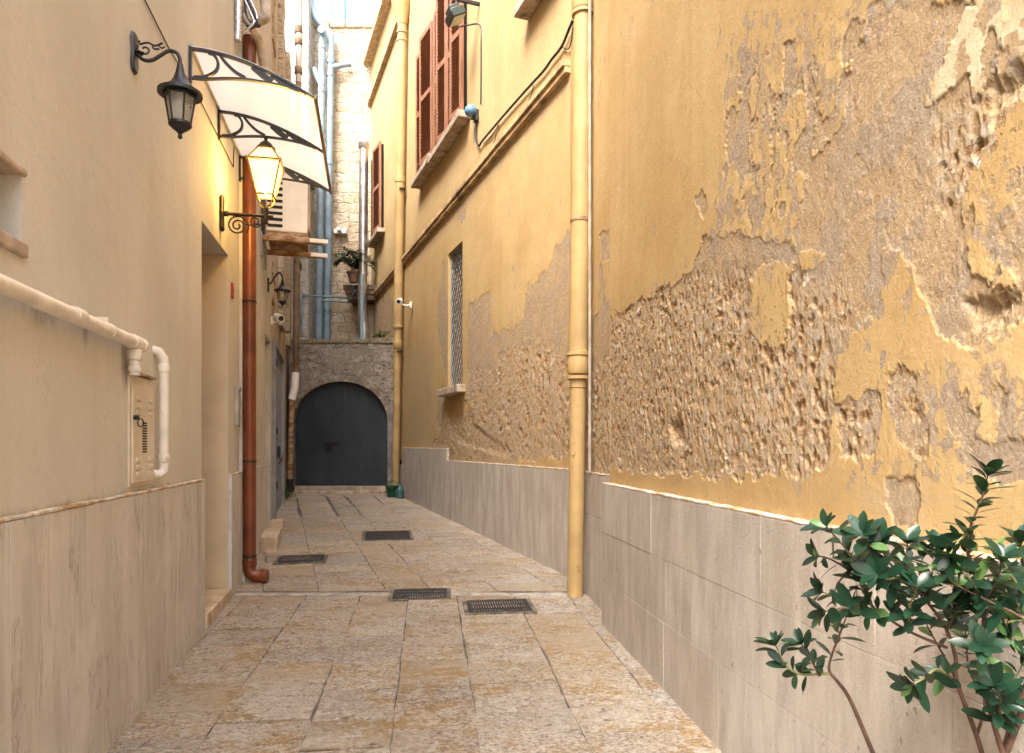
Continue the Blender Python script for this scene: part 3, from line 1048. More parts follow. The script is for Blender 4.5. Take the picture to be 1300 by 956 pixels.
# little barred opening at the left edge
win = MB()
win.box(-0.34, -0.22, L1.t(NICHE[0]) + .003, L1.t(NICHE[1]) - .003, NICHE[2] + .003, NICHE[3] - .003)
wn = win.build('window', M['dark'], left)
mb = MB()
mb.box(-0.2, 0.018, L1.t(NICHE[0] - 0.06), L1.t(NICHE[1] + 0.015), NICHE[2] - 0.045, NICHE[2] + 0.004)
mb.build('sill', M['sill'], wn, bevel=0.008)
mb = MB()
mb.box(-0.16, 0.012, L1.t(NICHE[0] - 0.06), L1.t(NICHE[1] + 0.02), NICHE[3] - 0.004, NICHE[3] + 0.022)
mb.build('lintel', M['sill'], wn, bevel=0.008)

# ------------------------------------------------------------------ second building on the left, weathered
left2 = thing('weathered_building', 'weathered plaster and stone building with grey door past the red-brown drainpipe', 'building', L2.loc(0), L2.rot)
o = holed_wall(L2, 6.42, 10.0, -0.3, 9.5, [(8.9, 9.75, 0.0, 2.75)], thick=0.3).build('wall', M['cream'], left2, recalc=False)
const_attrs(o, stain=0.42)
mb = MB()
mb.box(-0.3, -0.2, L2.t(8.9), L2.t(9.75), 0.0, 2.75)
mb.build('door', M['brown_door'], left2)
o = holed_wall(L2, 10.003, 17.7, -0.2, 9.5, [(10.35, 12.7, 0.1, 2.9)], thick=0.3, o=-0.05).build('wall', M['dirty'], left2, recalc=False)
shell(L2, 6.42, 17.7, 9.5, M['dirty'], left2)
slabs(L2, 6.45, 8.88, 1.10, [], 0.6, -0.05, 0.02, M['dado_l'], left2, seed=4)
mb = MB()
mb.box(-0.02, 0.20, L2.t(8.0), L2.t(8.85), 0.0, 0.30)
mb.build('step', M['step'], left2, bevel=0.012)
mb = MB()
mb.box(-0.02, 0.16, L2.t(9.8), L2.t(10.2), 0.0, 0.28)
mb.build('step', M['step'], left2, bevel=0.012)
# stone piers high on the facade
for ya, yb, oo in ((10.02, 10.5, 0.02), (12.2, 13.0, 0.03), (14.6, 15.0, 0.03)):
    mb = MB()
    zz = 3.4
    while zz < 9.4:
        hh = random.uniform(0.28, 0.42)
        mb.box(-0.08, oo + random.uniform(-0.012, 0.012), L2.t(ya) + random.uniform(-.03, .03), L2.t(yb) + random.uniform(-.03, .03), zz + .003, min(zz + hh, 9.45))
        zz += hh
    mb.build('pier', M['rubble'], left2, bevel=0.01)
# grey plank door with frame
dr = MB()
for i in range(8):
    y0 = 10.45 + i * 0.27
    dr.box(-0.10, -0.03 + (i % 2) * 0.008, L2.t(y0) + .004, L2.t(y0 + 0.27) - .004, 0.2, 2.82)
door = dr.build('door', M['greydoor'], left2, bevel=0.004)
mb = MB()
for y0, y1, z0, z1 in ((10.35, 10.45, 0.1, 2.9), (12.61, 12.7, 0.1, 2.9), (10.45, 12.61, 2.82, 2.9)):
    mb.box(-0.12, 0.035, L2.t(y0) + .003, L2.t(y1) - .003, z0, z1)
mb.build('frame', M['greydoor'], door, bevel=0.004)
mb = MB()
mb.box(-0.03, 0.03, L2.t(11.5), L2.t(11.56), 1.15, 1.32)
mb.tube([(0.0, L2.t(11.53), 1.15), (0.045, L2.t(11.53), 1.1), (0.0, L2.t(11.53), 1.04)], 0.012)
mb.build('handle', M['black'], door)
for z in (0.7, 1.5, 2.5):
    MB().box(0.036, 0.06, L2.t(10.36), L2.t(10.44), z, z + 0.1).build('hinge', M['black'], door)

# ------------------------------------------------------------------ right near building
rn = thing('peeling_building', 'near yellow building with badly peeled plaster over a bush-hammered stone dado', 'building', RN.loc(0), RN.rot)
PO = -0.05
peel_n = [
    [(755, 410), (800, 385), (835, 362), (868, 340), (880, 305), (905, 290), (935, 300), (990, 300), (1000, 350), (1045, 300), (1080, 290),
     (1110, 340), (1108, 400), (1062, 440), (1040, 470), (1034, 520), (1030, 588), (1000, 618), (985, 600), (940, 600), (900, 607), (830, 602), (755, 592)],
    [(908, 140), (935, 132), (938, 222), (926, 236), (917, 205), (908, 215)],
    [(978, 55), (992, 50), (988, 110), (980, 118)],
    [(985, 172), (1012, 165), (1010, 222), (990, 226)],
    [(1075, 0), (1240, 0), (1190, 40), (1168, 90), (1160, 128), (1192, 112), (1200, 95), (1215, 120), (1245, 85), (1275, 60), (1300, 20), (1300, 120),
     (1245, 165), (1262, 190), (1225, 190), (1190, 250), (1150, 262), (1138, 330), (1090, 310), (1062, 262), (1085, 210), (1078, 150), (1088, 90)],
    [(1047, 520), (1056, 503), (1086, 500), (1100, 520), (1095, 575), (1070, 592), (1050, 575)],
    [(1110, 492), (1125, 466), (1140, 470), (1150, 500), (1166, 515), (1173, 560), (1165, 598), (1142, 592), (1120, 560), (1112, 530)],
    [(1187, 525), (1200, 513), (1207, 545), (1232, 562), (1290, 570), (1275, 604), (1220, 604), (1190, 584)],
    [(1226, 485), (1240, 476), (1256, 500), (1246, 522), (1232, 505)],
    [(1145, 362), (1175, 333), (1232, 368), (1278, 362), (1262, 412), (1210, 442), (1180, 422), (1160, 382)],
    [(1240, 215), (1275, 205), (1300, 190), (1300, 420), (1285, 400), (1270, 345), (1248, 330), (1255, 270)],
    [(1200, 466), (1206, 466), (1214, 500), (1204, 498)],
    [(985, 300), (996, 262), (1004, 232), (1030, 176), (1052, 150), (1070, 60), (1085, 40), (1100, 120), (1092, 230), (1070, 320), (1020, 330)],
    [(1120, 250), (1175, 235), (1200, 290), (1190, 350), (1150, 370), (1120, 330)],
    [(868, 250), (880, 246), (884, 262), (872, 264)],
    [(1110, 612), (1140, 605), (1140, 660), (1118, 662)],
]
island_n = [
    [(932, 350), (992, 332), (992, 420), (972, 440), (945, 420), (936, 390)],
    [(1172, 100), (1182, 50), (1200, 10), (1300, -20), (1300, 30), (1270, 62), (1238, 62), (1205, 98)],
]
stone_n = [[(750, 400), (880, 345), (1000, 345), (1075, 380), (1045, 440), (1036, 590), (1000, 615), (750, 600)],
           [(1110, 492), (1140, 470), (1173, 560), (1142, 592)], [(1047, 520), (1100, 505), (1090, 590), (1050, 575)],
           [(1160, 150), (1300, 90), (1300, 240), (1180, 250)]]
flaky_n = [[(905, 40), (1120, -30), (1130, 120), (1090, 230), (1070, 320), (1000, 310), (880, 330), (905, 180)],
           [(1100, 260), (1190, 200), (1310, 200), (1310, 480), (1200, 440), (1120, 380)],
           [(1095, 470), (1180, 450), (1310, 470), (1310, 610), (1180, 600), (1090, 590)],
           [(1160, -20), (1310, -20), (1310, 120), (1200, 160)]]
Ys = geo_lines(1.42, 5.12, 0.0020)
zsn = grid_lines(1.05, 4.75, 0.0048)
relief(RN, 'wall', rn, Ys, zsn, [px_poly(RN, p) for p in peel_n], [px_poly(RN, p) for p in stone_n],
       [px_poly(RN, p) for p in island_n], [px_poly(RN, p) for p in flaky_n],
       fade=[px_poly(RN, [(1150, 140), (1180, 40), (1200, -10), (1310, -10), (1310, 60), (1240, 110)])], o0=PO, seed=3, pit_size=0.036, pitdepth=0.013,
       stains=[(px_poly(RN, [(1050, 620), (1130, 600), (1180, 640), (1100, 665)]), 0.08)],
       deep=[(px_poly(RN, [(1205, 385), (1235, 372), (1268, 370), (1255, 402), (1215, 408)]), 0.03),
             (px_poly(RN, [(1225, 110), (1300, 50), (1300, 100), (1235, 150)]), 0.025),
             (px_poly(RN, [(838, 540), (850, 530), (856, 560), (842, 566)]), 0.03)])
mb = holed_wall(RN, -1.3, 1.42, 1.05, 6.0, o=PO)
const_attrs(mb.build('wall', M['yellow'], rn, recalc=False), paint=1.0, stone=0.0, pit=0.0, fade=0.2, stain=0.1)
mb = holed_wall(RN, 1.42, 5.12, 4.75, 6.0, o=PO)
const_attrs(mb.build('wall', M['yellow'], rn, recalc=False), paint=1.0, stone=0.0, pit=0.0, fade=0.0, stain=0.1)
mb = holed_wall(RN, -1.3, 5.12, -0.6, 1.05, o=PO)
const_attrs(mb.build('wall', M['yellow'], rn, recalc=False), paint=1.0, stone=0.0, pit=0.0, fade=0.0, stain=0.1)
shell(RN, -1.3, 5.11, 5.99, M['yellow'], rn, front=0.12)
slabs(RN, -1.3, 5.15, 1.052, [0.345, 0.345], 0.72, -0.06, 0.0, M['dado_r'], rn, seed=21)


def cap(W, Y0, Y1, z, o0, o1, parent, seed=1, zd=0.0):
    r = random.Random(seed)
    mb = MB()
    n = max(2, int((Y1 - Y0) / 0.06))
    for i in range(n):
        y0, y1 = Y0 + (Y1 - Y0) * i / n, Y0 + (Y1 - Y0) * (i + 1) / n
        mb.box(o0, o1 + r.uniform(-0.003, 0.001), W.t(y0), W.t(y1), z, z + 0.008 + r.uniform(0, 0.004))
    return mb.build('dado_cap', M['white_cap'], parent, bevel=0.003)


cap(RN, -1.3, 5.15, 1.053, -0.06, 0.002, rn)

# ------------------------------------------------------------------ right far building (two facets)
rf = thing('shuttered_building', 'tall yellow building with brown louvred shutters and grey stone dado', 'building', RF.loc(0), RF.rot)
ROOF = 10.85
PF = -0.03
GW = (10.14, 10.88, 2.2, 4.27)
peel_f = [
    [(730, 283), (712, 300), (705, 312), (690, 345), (668, 362), (662, 400), (655, 412), (622, 425), (618, 372), (594, 385), (591, 400), (591, 470), (588, 500),
     (600, 515), (562, 538), (545, 570), (543, 600), (735, 605)],
    [(553, 395), (561, 330), (567, 420), (564, 490), (556, 440)],
    [(575, 265), (586, 255), (592, 268), (585, 285), (577, 280)],
    [(470, 372), (486, 362), (497, 385), (499, 425), (493, 445), (468, 445)],
    [(553, 500), (560, 485), (566, 500), (562, 540), (552, 545)],
]
island_f = [[(655, 585), (690, 580), (720, 588), (722, 598), (655, 596)], [(705, 283), (718, 290), (690, 335), (675, 352), (665, 350)]]
stone_f = [[(640, 440), (690, 430), (722, 470), (728, 590), (560, 590), (545, 570), (565, 540), (600, 520), (592, 470), (620, 470)],
           [(470, 372), (486, 362), (499, 425), (493, 445), (468, 445)]]
zsf = grid_lines(1.05, 5.2, 0.0135, (GW[2], GW[3]))
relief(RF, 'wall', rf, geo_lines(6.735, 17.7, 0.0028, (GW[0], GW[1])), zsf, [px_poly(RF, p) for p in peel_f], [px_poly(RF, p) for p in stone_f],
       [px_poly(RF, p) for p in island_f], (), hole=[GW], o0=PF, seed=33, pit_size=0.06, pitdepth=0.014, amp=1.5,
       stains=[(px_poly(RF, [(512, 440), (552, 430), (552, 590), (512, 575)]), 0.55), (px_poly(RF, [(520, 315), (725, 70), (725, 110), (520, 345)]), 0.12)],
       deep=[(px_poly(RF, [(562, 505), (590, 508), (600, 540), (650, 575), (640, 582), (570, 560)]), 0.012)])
mb = holed_wall(RF, 6.735, 17.7, 5.2, ROOF, o=PF)
const_attrs(mb.build('wall', M['yellow'], rf, recalc=False), paint=1.0, stone=0.0, pit=0.0, fade=0.15, stain=0.12)
mb = MB()   # reveal of the barred opening
ta, tb = RF.t(GW[0]), RF.t(GW[1])
z0, z1 = GW[2], GW[3]
for q in ([(PF, ta, z0), (-0.3, ta, z0), (-0.3, ta, z1), (PF, ta, z1)], [(PF, tb, z0), (-0.3, tb, z0), (-0.3, tb, z1), (PF, tb, z1)],
          [(PF, ta, z0), (-0.3, ta, z0), (-0.3, tb, z0), (PF, tb, z0)], [(PF, ta, z1), (-0.3, ta, z1), (-0.3, tb, z1), (PF, tb, z1)]):
    mb.add(q, [(0, 1, 2, 3)])
const_attrs(mb.build('reveal', M['yellow'], rf), paint=1.0, stone=0.0, pit=0.0, fade=0.0, stain=0.2)
shell(RF, 6.735, 17.7, ROOF - 0.01, M['yellow'], rf, front=0.32)
# barred opening: pane, lattice, frame and sill
mb = MB()
mb.box(-0.31, -0.26, ta, tb, z0, z1)
bw = mb.build('window', M['dark'], rf)
mb = MB()
hgt = z1 - z0
wdt = ta - tb
n = 12
for sgn in (1, -1):
    for i in range(-5, 16):
        # diagonal bars clipped to the opening
        pts = []
        for f in np.linspace(0, 1, 41):
            y = f * wdt
            z = i * 0.165 + sgn * y * 1.25 + (0 if sgn > 0 else 0.9)
            if 0.02 < z < hgt - 0.02:
                pts.append((-0.10 + 0.012 * sgn, tb + y, z0 + z))
        if len(pts) > 1:
            mb.tube([pts[0], pts[-1]], 0.0085, 6)
mb.build('grille', simple('grey_grille', (0.30, 0.29, 0.27), 0.5, 0.4, var=0.2, scale=14), bw)
mb = MB()
for a, b, c, d in ((ta, ta - 0.03, z0, z1), (tb + 0.03, tb, z0, z1), (ta - .03, tb + .03, z0, z0 + 0.03), (ta - .03, tb + .03, z1 - 0.03, z1)):
    mb.box(-0.125, -0.075, a, b, c, d)
mb.build('frame', M['greydoor'], bw)
mb = MB()
mb.box(-0.2, 0.10, RF.t(10.0), RF.t(11.05), z0 - 0.11, z0 - 0.002)
mb.build('sill', M['sill'], bw, bevel=0.012)
# string course, ledge and eaves
mb = MB()
yy = 6.74
while yy < 17.6:
    e = min(17.7, yy + random.uniform(0.5, 1.1))
    mb.box(PF - .02, 0.055 + random.uniform(-.004, .004), RF.t(yy), RF.t(e) + 0.002, 4.94, 5.0)
    mb.box(PF - .02, 0.030 + random.uniform(-.003, .003), RF.t(yy), RF.t(e) + 0.002, 4.88, 4.937)
    yy = e
mb.build('string_course', simple('weathered_moulding', (0.47, 0.33, 0.17), 0.9, var=0.2, scale=6, bump=0.5, dirt=(0.16, 0.11, 0.07), dirt_amt=0.3), rf, bevel=0.006)
mb = MB()
mb.box(PF - .02, 0.07, RF.t(13.4), RF.t(17.7), 9.82, 9.9)
mb.build('ledge', simple('tan_ledge', (0.45, 0.32, 0.18), 0.9, var=0.2), rf, bevel=0.005)
mb = MB()
mb.box(-3.9, 0.16, RF.t(6.74), RF.t(17.75), ROOF, ROOF + 0.14)
mb.build('roof', simple('tan_eaves', (0.48, 0.36, 0.22), 0.9, var=0.2), rf, bevel=0.008)
# dado, far stretch is higher
slabs(RF, 6.735, 10.85, 1.10, [0.30, 0.30], 0.75, -0.05, 0.0, M['dado_r'], rf, seed=31)
slabs(RF, 10.853, 13.98, 1.28, [0.30, 0.30], 0.75, -0.05, 0.004, M['dado_r'], rf, seed=32)
slabs(RF, 13.983, 15.2, 0.95, [0.30], 0.75, -0.06, -0.012, M['dado_r'], rf, seed=35)
cap(RF, 6.735, 10.85, 1.101, -0.05, 0.003, rf, 5)
cap(RF, 10.853, 13.98, 1.281, -0.05, 0.006, rf, 6)
# the short facet beside the big downpipe, placed in the far building's own frame
rmf = bpy.data.objects.new('return_wall', None)
C.objects.link(rmf)
rmf.parent = rf
rmf.matrix_world = Matrix.Translation(RM.loc(0)) @ Matrix.Rotation(RM.rot, 4, 'Z')
rmf.matrix_parent_inverse = (Matrix.Translation(RF.loc(0)) @ Matrix.Rotation(RF.rot, 4, 'Z')).inverted()
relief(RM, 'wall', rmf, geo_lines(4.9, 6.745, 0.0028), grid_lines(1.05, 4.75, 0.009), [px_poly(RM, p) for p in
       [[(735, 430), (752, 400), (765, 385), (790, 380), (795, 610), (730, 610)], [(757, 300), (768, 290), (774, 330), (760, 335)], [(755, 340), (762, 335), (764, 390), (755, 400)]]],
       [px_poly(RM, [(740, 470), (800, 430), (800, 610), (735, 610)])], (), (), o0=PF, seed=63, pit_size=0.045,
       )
mb = holed_wall(RM, 4.9, 6.745, 4.75, ROOF, o=PF)
const_attrs(mb.build('wall', M['yellow'], rmf, recalc=False), paint=1.0, stone=0.0, pit=0.0, fade=0.0, stain=0.0)
shell(RM, 4.9, 6.7, ROOF - 0.01, M['yellow'], rmf, front=0.10, back=2.5)
slabs(RM, 4.9, 6.745, 1.10, [0.34, 0.34], 0.6, -0.05, 0.0, M['dado_r'], rmf, seed=41)
cap(RM, 4.9, 6.745, 1.101, -0.05, 0.003, rmf, 7)


def shutter_window(W, parent, Y0, Y1, z0, z1, leaves, tilt=0.0, sill=True):
    """louvred shutter leaves hung in front of a dark frame"""
    mb = MB()
    mb.box(PF, 0.012, W.t(Y0 + 0.07), W.t(Y1 - 0.07), z0 + 0.03, z1 - 0.03)
    win = mb.build('window', M['dark'], parent)
    wl = (Y1 - Y0) / leaves
    for i in range(leaves):
        wid = wl * W.k - 0.012
        ang = tilt * (1 if i % 2 == 0 else -1)
        # leaf frame: local x out, y along, z up, hinged at its near or far edge
        yh = W.t(Y0 + wl * (i if i % 2 == 0 else i + 1))
        sg = (W.sg if i % 2 == 0 else -W.sg)
        T = Matrix.Translation((0.035, yh + sg * 0.006, z0)) @ Matrix.Rotation(ang * (-sg if i % 2 == 0 else sg) * (1 if i % 2 == 0 else -1), 4, 'Z')
        mb = MB()
        h = z1 - z0
        st = 0.06
        for a, b in ((0, st), (wid - st, wid)):
            mb.box(0, 0.045, sg * a, sg * b, 0.01, h - 0.01, T)
        for zc in (0.01, h * 0.5 - 0.035, h - 0.09):
            mb.box(0.002, 0.043, sg * st, sg * (wid - st), zc, zc + 0.08, T)
        z = 0.11
        while z < h - 0.12:
            if abs(z - h * 0.5) > 0.07:
                R = T @ Matrix.Translation((0.022, 0, z)) @ Matrix.Rotation(math.radians(-38), 4, 'Y')
                mb.box(-0.026, 0.026, sg * st, sg * (wid - st), -0.005, 0.005, R)
            z += 0.052
        mb.build('shutter', M['shutter'], win)
    if sill:
        mb = MB()
        mb.box(PF, 0.15, W.t(Y0 - 0.10), W.t(Y1 + 0.08), z0 - 0.13, z0 - 0.03)
        mb.build('sill', M['sill'], win, bevel=0.012)
    return win


shutter_window(RF, rf, 9.87, 11.36, 5.98, 8.25, 4, math.radians(9))
shutter_window(RF, rf, 11.45, 12.55, 6.03, 8.2, 2, math.radians(7))
shutter_window(RF, rf, 15.98, 17.1, 6.25, 8.2, 2, math.radians(6))
shutter_window(RF, rf, 6.9, 7.66, 6.1, 8.25, 2, math.radians(5))

# ------------------------------------------------------------------ arched gateway at the end
GY = 15.0
gx0, gx1 = (372 - 650) / F * GY, (492 - 650) / F * GY       # jambs of the arch
gw = thing('stone_gateway', 'rough stone arch wall with mossy top closing the alley end', 'gateway', (0, GY, zg(GY)))
zb = 0.0
TOPZ = CAM_Z + (566 - 436) * GY / F - zg(GY)
xl, xr = -4.72, -2.50
cx, hw = (gx0 + gx1) / 2, (gx1 - gx0) / 2
spring, rise = 1.42, CAM_Z + (566 - 484) * GY / F - zg(GY) - 1.42
arc = []
N = 28
for i in range(N + 1):
    a = math.pi * i / N
    arc.append((cx - hw * math.cos(a), spring + rise * math.sin(a) ** 0.9))
mb = MB()
dep = 0.7
# front and back faces as strips from arch to top, with jambs
for y in (0.0, dep):
    rows = 6
    for i in range(N):
        (xa, za), (xb, zb2) = arc[i], arc[i + 1]
        mb.add([(xa, y, za), (xb, y, zb2), (xb, y, TOPZ), (xa, y, TOPZ)], [(0, 1, 2, 3)])
    mb.add([(xl, y, -0.2), (gx0, y, -0.2), (gx0, y, spring), (xl, y, spring)], [(0, 1, 2, 3)])
    mb.add([(xl, y, spring), (gx0, y, spring), (gx0, y, TOPZ), (xl, y, TOPZ)], [(0, 1, 2, 3)])
    mb.add([(gx1, y, -0.2), (xr, y, -0.2), (xr, y, spring), (gx1, y, spring)], [(0, 1, 2, 3)])
    mb.add([(gx1, y, spring), (xr, y, spring), (xr, y, TOPZ), (gx1, y, TOPZ)], [(0, 1, 2, 3)])
pts = [(gx0, -0.2)] + arc + [(gx1, -0.2)]
for (xa, za), (xb, zb2) in zip(pts, pts[1:]):
    mb.add([(xa, 0, za), (xb, 0, zb2), (xb, dep, zb2), (xa, dep, za)], [(0, 1, 2, 3)])
mb.build('wall', M['gate_stone'], gw, recalc=True)
mb = MB()
x = xl
while x < xr - 0.02:
    w = random.uniform(0.3, 0.55)
    e = min(xr, x + w)
    mb.box(x + .003, e - .003, -0.035 + random.uniform(-.015, .015), dep + 2.3, TOPZ + .002, TOPZ + 0.10 + random.uniform(-.02, .02))
    x = e
mb.build('coping', m_rubble('mossy_coping', (0.22, 0.19, 0.12), (0.36, 0.30, 0.22), (0.9, 0.5), (0.12, 0.12, 0.06), (0.20, 0.20, 0.08)), gw, bevel=0.015)
mb = MB()
mb.box(gx0 + .003, gx1 - .003, -0.15, 0.42, -0.1, 0.12)
mb.box(gx0 + .10, gx1 - .003, -0.40, -0.152, -0.1, 0.045)
mb.build('threshold', M['sill'], gw, bevel=0.015)
# grey pier to the right of the opening, against the yellow wall
mb = MB()
mb.box(gx1 + 0.005, xr - 0.02, -0.02, 0.0, 0.0, 1.9)
mb.build('pier', simple('grey_render', (0.26, 0.235, 0.215), 0.9, var=0.2, scale=6, bump=0.4), gw)


def gate_leaf(xa, xb):
    zt = lambda x: spring + rise * math.sqrt(max(0.0, 1 - ((x - cx) / hw) ** 2)) ** 0.9 if abs(x - cx) < hw else spring
    mb = MB()
    n = 14
    y0, y1 = 0.16, 0.21
    xs = [xa + (xb - xa) * i / n for i in range(n + 1)]
    for a, b in zip(xs, xs[1:]):
        za, zb2 = zt(a) + 0.02, zt(b) + 0.02
        vs = [(a, y0, 0.125), (b, y0, 0.125), (b, y0, zb2), (a, y0, za), (a, y1, 0.125), (b, y1, 0.125), (b, y1, zb2), (a, y1, za)]
        mb.add(vs, [(0, 1, 2, 3), (7, 6, 5, 4)])
    # flat metal straps: stiles, rail, diagonal folds
    w = xb - xa
    for a in (xa + 0.002, xb - 0.052):
        mb.box(a, a + 0.05, y0 - 0.012, y0, 0.13, min(zt(a), zt(a + .05)) - 0.0)
    mb.box(xa + .055, xb - .055, y0 - 0.010, y0, 0.13, 0.22)
    inner = xb if abs(xb - cx) < 0.1 else xa
    outer = xa if inner == xb else xb
    for (p, q) in (((outer, 0.22), (inner, 1.85)),):
        d = Vector((q[0] - p[0], 0, q[1] - p[1])).normalized()
        nrm = Vector((-d.z, 0, d.x)) * 0.012
        P, Q = Vector((p[0], y0, p[1])), Vector((q[0], y0, q[1]))
        f = Vector((0, -0.006, 0))
        vs = [P - nrm, Q - nrm, Q + nrm, P + nrm, P + f, Q + f]
        mb.add(vs, [(0, 1, 5, 4), (4, 5, 2, 3)])
    return mb.build('gate_leaf', M['gate'], gw)


gl1 = gate_leaf(gx0 + 0.004, cx - 0.003)
gate_leaf(cx + 0.003, gx1 - 0.004)
mb = MB()
mb.box(cx - 0.42, cx - 0.06, 0.125, 0.15, 1.02, 1.06)
mb.box(cx - 0.36, cx - 0.20, 0.13, 0.155, 0.90, 1.015)
mb.tube([(cx - .28, .13, 1.02), (cx - .28, .09, 1.0), (cx - .28, .09, .9), (cx - .28, .13, .88)], 0.012)
mb.build('bolt', M['black'], gl1, bevel=0.004)

# ------------------------------------------------------------------ stone building behind the gateway
BY = 17.7
bk = thing('stone_building', 'tall sunlit rubble stone building rising behind the gateway', 'building', (0, BY, 0))
BTOP = CAM_Z + (566 - 36) * BY / F
mb = MB()
mb.box(-7.5, -2.6, 0.0, 3.0, -0.2, BTOP)
mb.build('wall', M['rubble'], bk)
mb = MB()
x = -5.0
while x < -3.0:
    w = random.uniform(0.25, 0.5)
    mb.box(x + .01, x + w - .01, -0.05, 0.4, BTOP + .003, BTOP + random.uniform(0.06, 0.22))
    x += w
mb.build('coping', M['rubble'], bk, bevel=0.03)
mb = MB()
mb.box(-6.0, -4.93, -0.55, -0.003, -0.1, 13.4)
mb.build('side_wall', m_rubble('limewashed_rubble', (0.50, 0.46, 0.40), (0.62, 0.58, 0.52), (0.5, 0.27), (0.50, 0.46, 0.40), (0.74, 0.72, 0.68)), bk)
# dark buttress and ledge in the corner of the terrace
mb = MB()
bx0, bx1 = (438 - 650) / F * 17.2, (474 - 650) / F * 17.2
zl = CAM_Z + (566 - 383) * 17.2 / F
for dz, pr, h in ((0, 0.62, 0.12), (0.125, 0.72, 0.10), (0.228, 0.82, 0.12)):
    mb.box(bx0 + 0.35 - pr * 0.4, bx1 + 0.2, -0.55 - pr * 0.3, -0.003, zl + dz, zl + dz + h)
mb.build('ledge', M['brpipe'], bk, bevel=0.012)
mb = MB()
mb.box(bx0 + 0.32, bx1 + 0.2, -0.3, -0.004, 3.4, zl)
mb.build('buttress', M['dirty'], bk, bevel=0.03)


# ------------------------------------------------------------------ pipes
def pipe_thing(name, label, cat, base, rz, pts, r, mat, group=None, seg=16):
    t = thing(name, label, cat, base, rz, group)
    MB().tube(pts, r, seg).build('pipe', mat, t, angle=50)
    return t


def part_rings(t, name, mat, rings, seg=16, axis=None):
    """collars: list of (point, direction, radius, length)"""
    for p, d, r, ln in rings:
        p, d = Vector(p), Vector(d).normalized()
        MB().tube([p - d * ln / 2, p - d * ln * 0.42, p + d * ln * 0.42, p + d * ln / 2], [r * 0.94, r, r, r * 0.94], seg).build(name, mat, t, angle=30)


# red-brown drainpipe on the corner of the left building
Yc = 6.44
base = L1.loc(Yc, 0.085, zg(Yc))
zt = 5.05 - zg(Yc)
t = pipe_thing('drainpipe', 'glossy red-brown drainpipe at the corner beside the cream doorway', 'drainpipe', base, L1.rot,
               [(0, 0, zt)] + [(0, 0, 0.16)] + [(0.0, 0, 0.13), (0.012, -0.005, 0.095), (0.045, -0.01, 0.07), (0.10, -0.015, 0.062), (0.145, -0.02, 0.06)], 0.058, M['copper'])
part_rings(t, 'socket', M['copper'], [((0, 0, 0.19), (0, 0, 1), 0.064, 0.07), ((0.135, -0.019, 0.0605), (1, -.12, 0), 0.065, 0.05)])
for z in (0.22 + 0.02, 1.10, 2.55, 3.95):
    mb = MB()
    mb.tube([(0, 0, z), (0, 0, z + 0.022)], 0.0625, 16)
    mb.box(-0.11, -0.055, -0.012, 0.012, z, z + 0.022)
    mb.build('clamp', M['bronze'], t)

# big yellow downpipe
Yb0 = 5.97
bx = 0.53
base = Vector((bx, Yb0, zg(Yb0)))
def leanx(z):
    return 0.055 * z / 3.8
R1, R2 = 0.066, 0.080
zc = CAM_Z + (566 - 466) * Yb0 / F - base.z
t = thing('drainpipe', 'thick yellow painted downpipe with ringed collar beside the peeled wall', 'drainpipe', base, 0)
MB().tube([(0, 0, -0.02), (leanx(zc), 0, zc - 0.10)], R1, 20).build('pipe', M['ypipe'], t)
MB().tube([(leanx(zc), 0, zc - 0.02), (leanx(5.9), 0, 5.9)], R2, 20).build('pipe', M['ypipe'], t)
part_rings(t, 'collar', M['ypipe'], [((leanx(zc), 0, zc + 0.11), (0, 0, 1), R2 + 0.022, 0.035), ((leanx(zc), 0, zc + 0.02), (0, 0, 1), R2 + 0.012, 0.16),
                                    ((leanx(zc), 0, zc - 0.09), (0, 0, 1), R2 + 0.018, 0.03), ((leanx(zc), 0, zc - 0.14), (0, 0, 1), R1 + 0.006, 0.08)], 20)
zt2 = CAM_Z + (566 - 18) * Yb0 / F - base.z
part_rings(t, 'collar', M['ypipe'], [((leanx(zt2), 0, zt2), (0, 0, 1), R2 + 0.018, 0.03), ((leanx(zt2), 0, zt2 + 0.14), (0, 0, 1), R2 + 0.012, 0.22)], 20)
zk = CAM_Z + (566 - 280) * Yb0 / F - base.z
mb = MB()
mb.tube([(leanx(zk), 0, zk - 0.014), (leanx(zk), 0, zk + 0.014)], R2 + 0.006, 20)
mb.box(leanx(zk), leanx(zk) + 0.16, -0.02, 0.02, zk - 0.014, zk + 0.014)
mb.build('clamp', M['rust'], t)
# thin conduit in the corner behind it
Yq = 5.86
mb = MB()
mb.tube([RM.loc(Yq, 0.012, 1.11), RM.loc(Yq, 0.012, 5.6)], 0.013, 8)
tag(mb.build('conduit', simple('grey_conduit', (0.36, 0.31, 0.25), 0.7, var=0.15), None), 'slim grey conduit running up just right of the thick yellow downpipe', 'conduit')

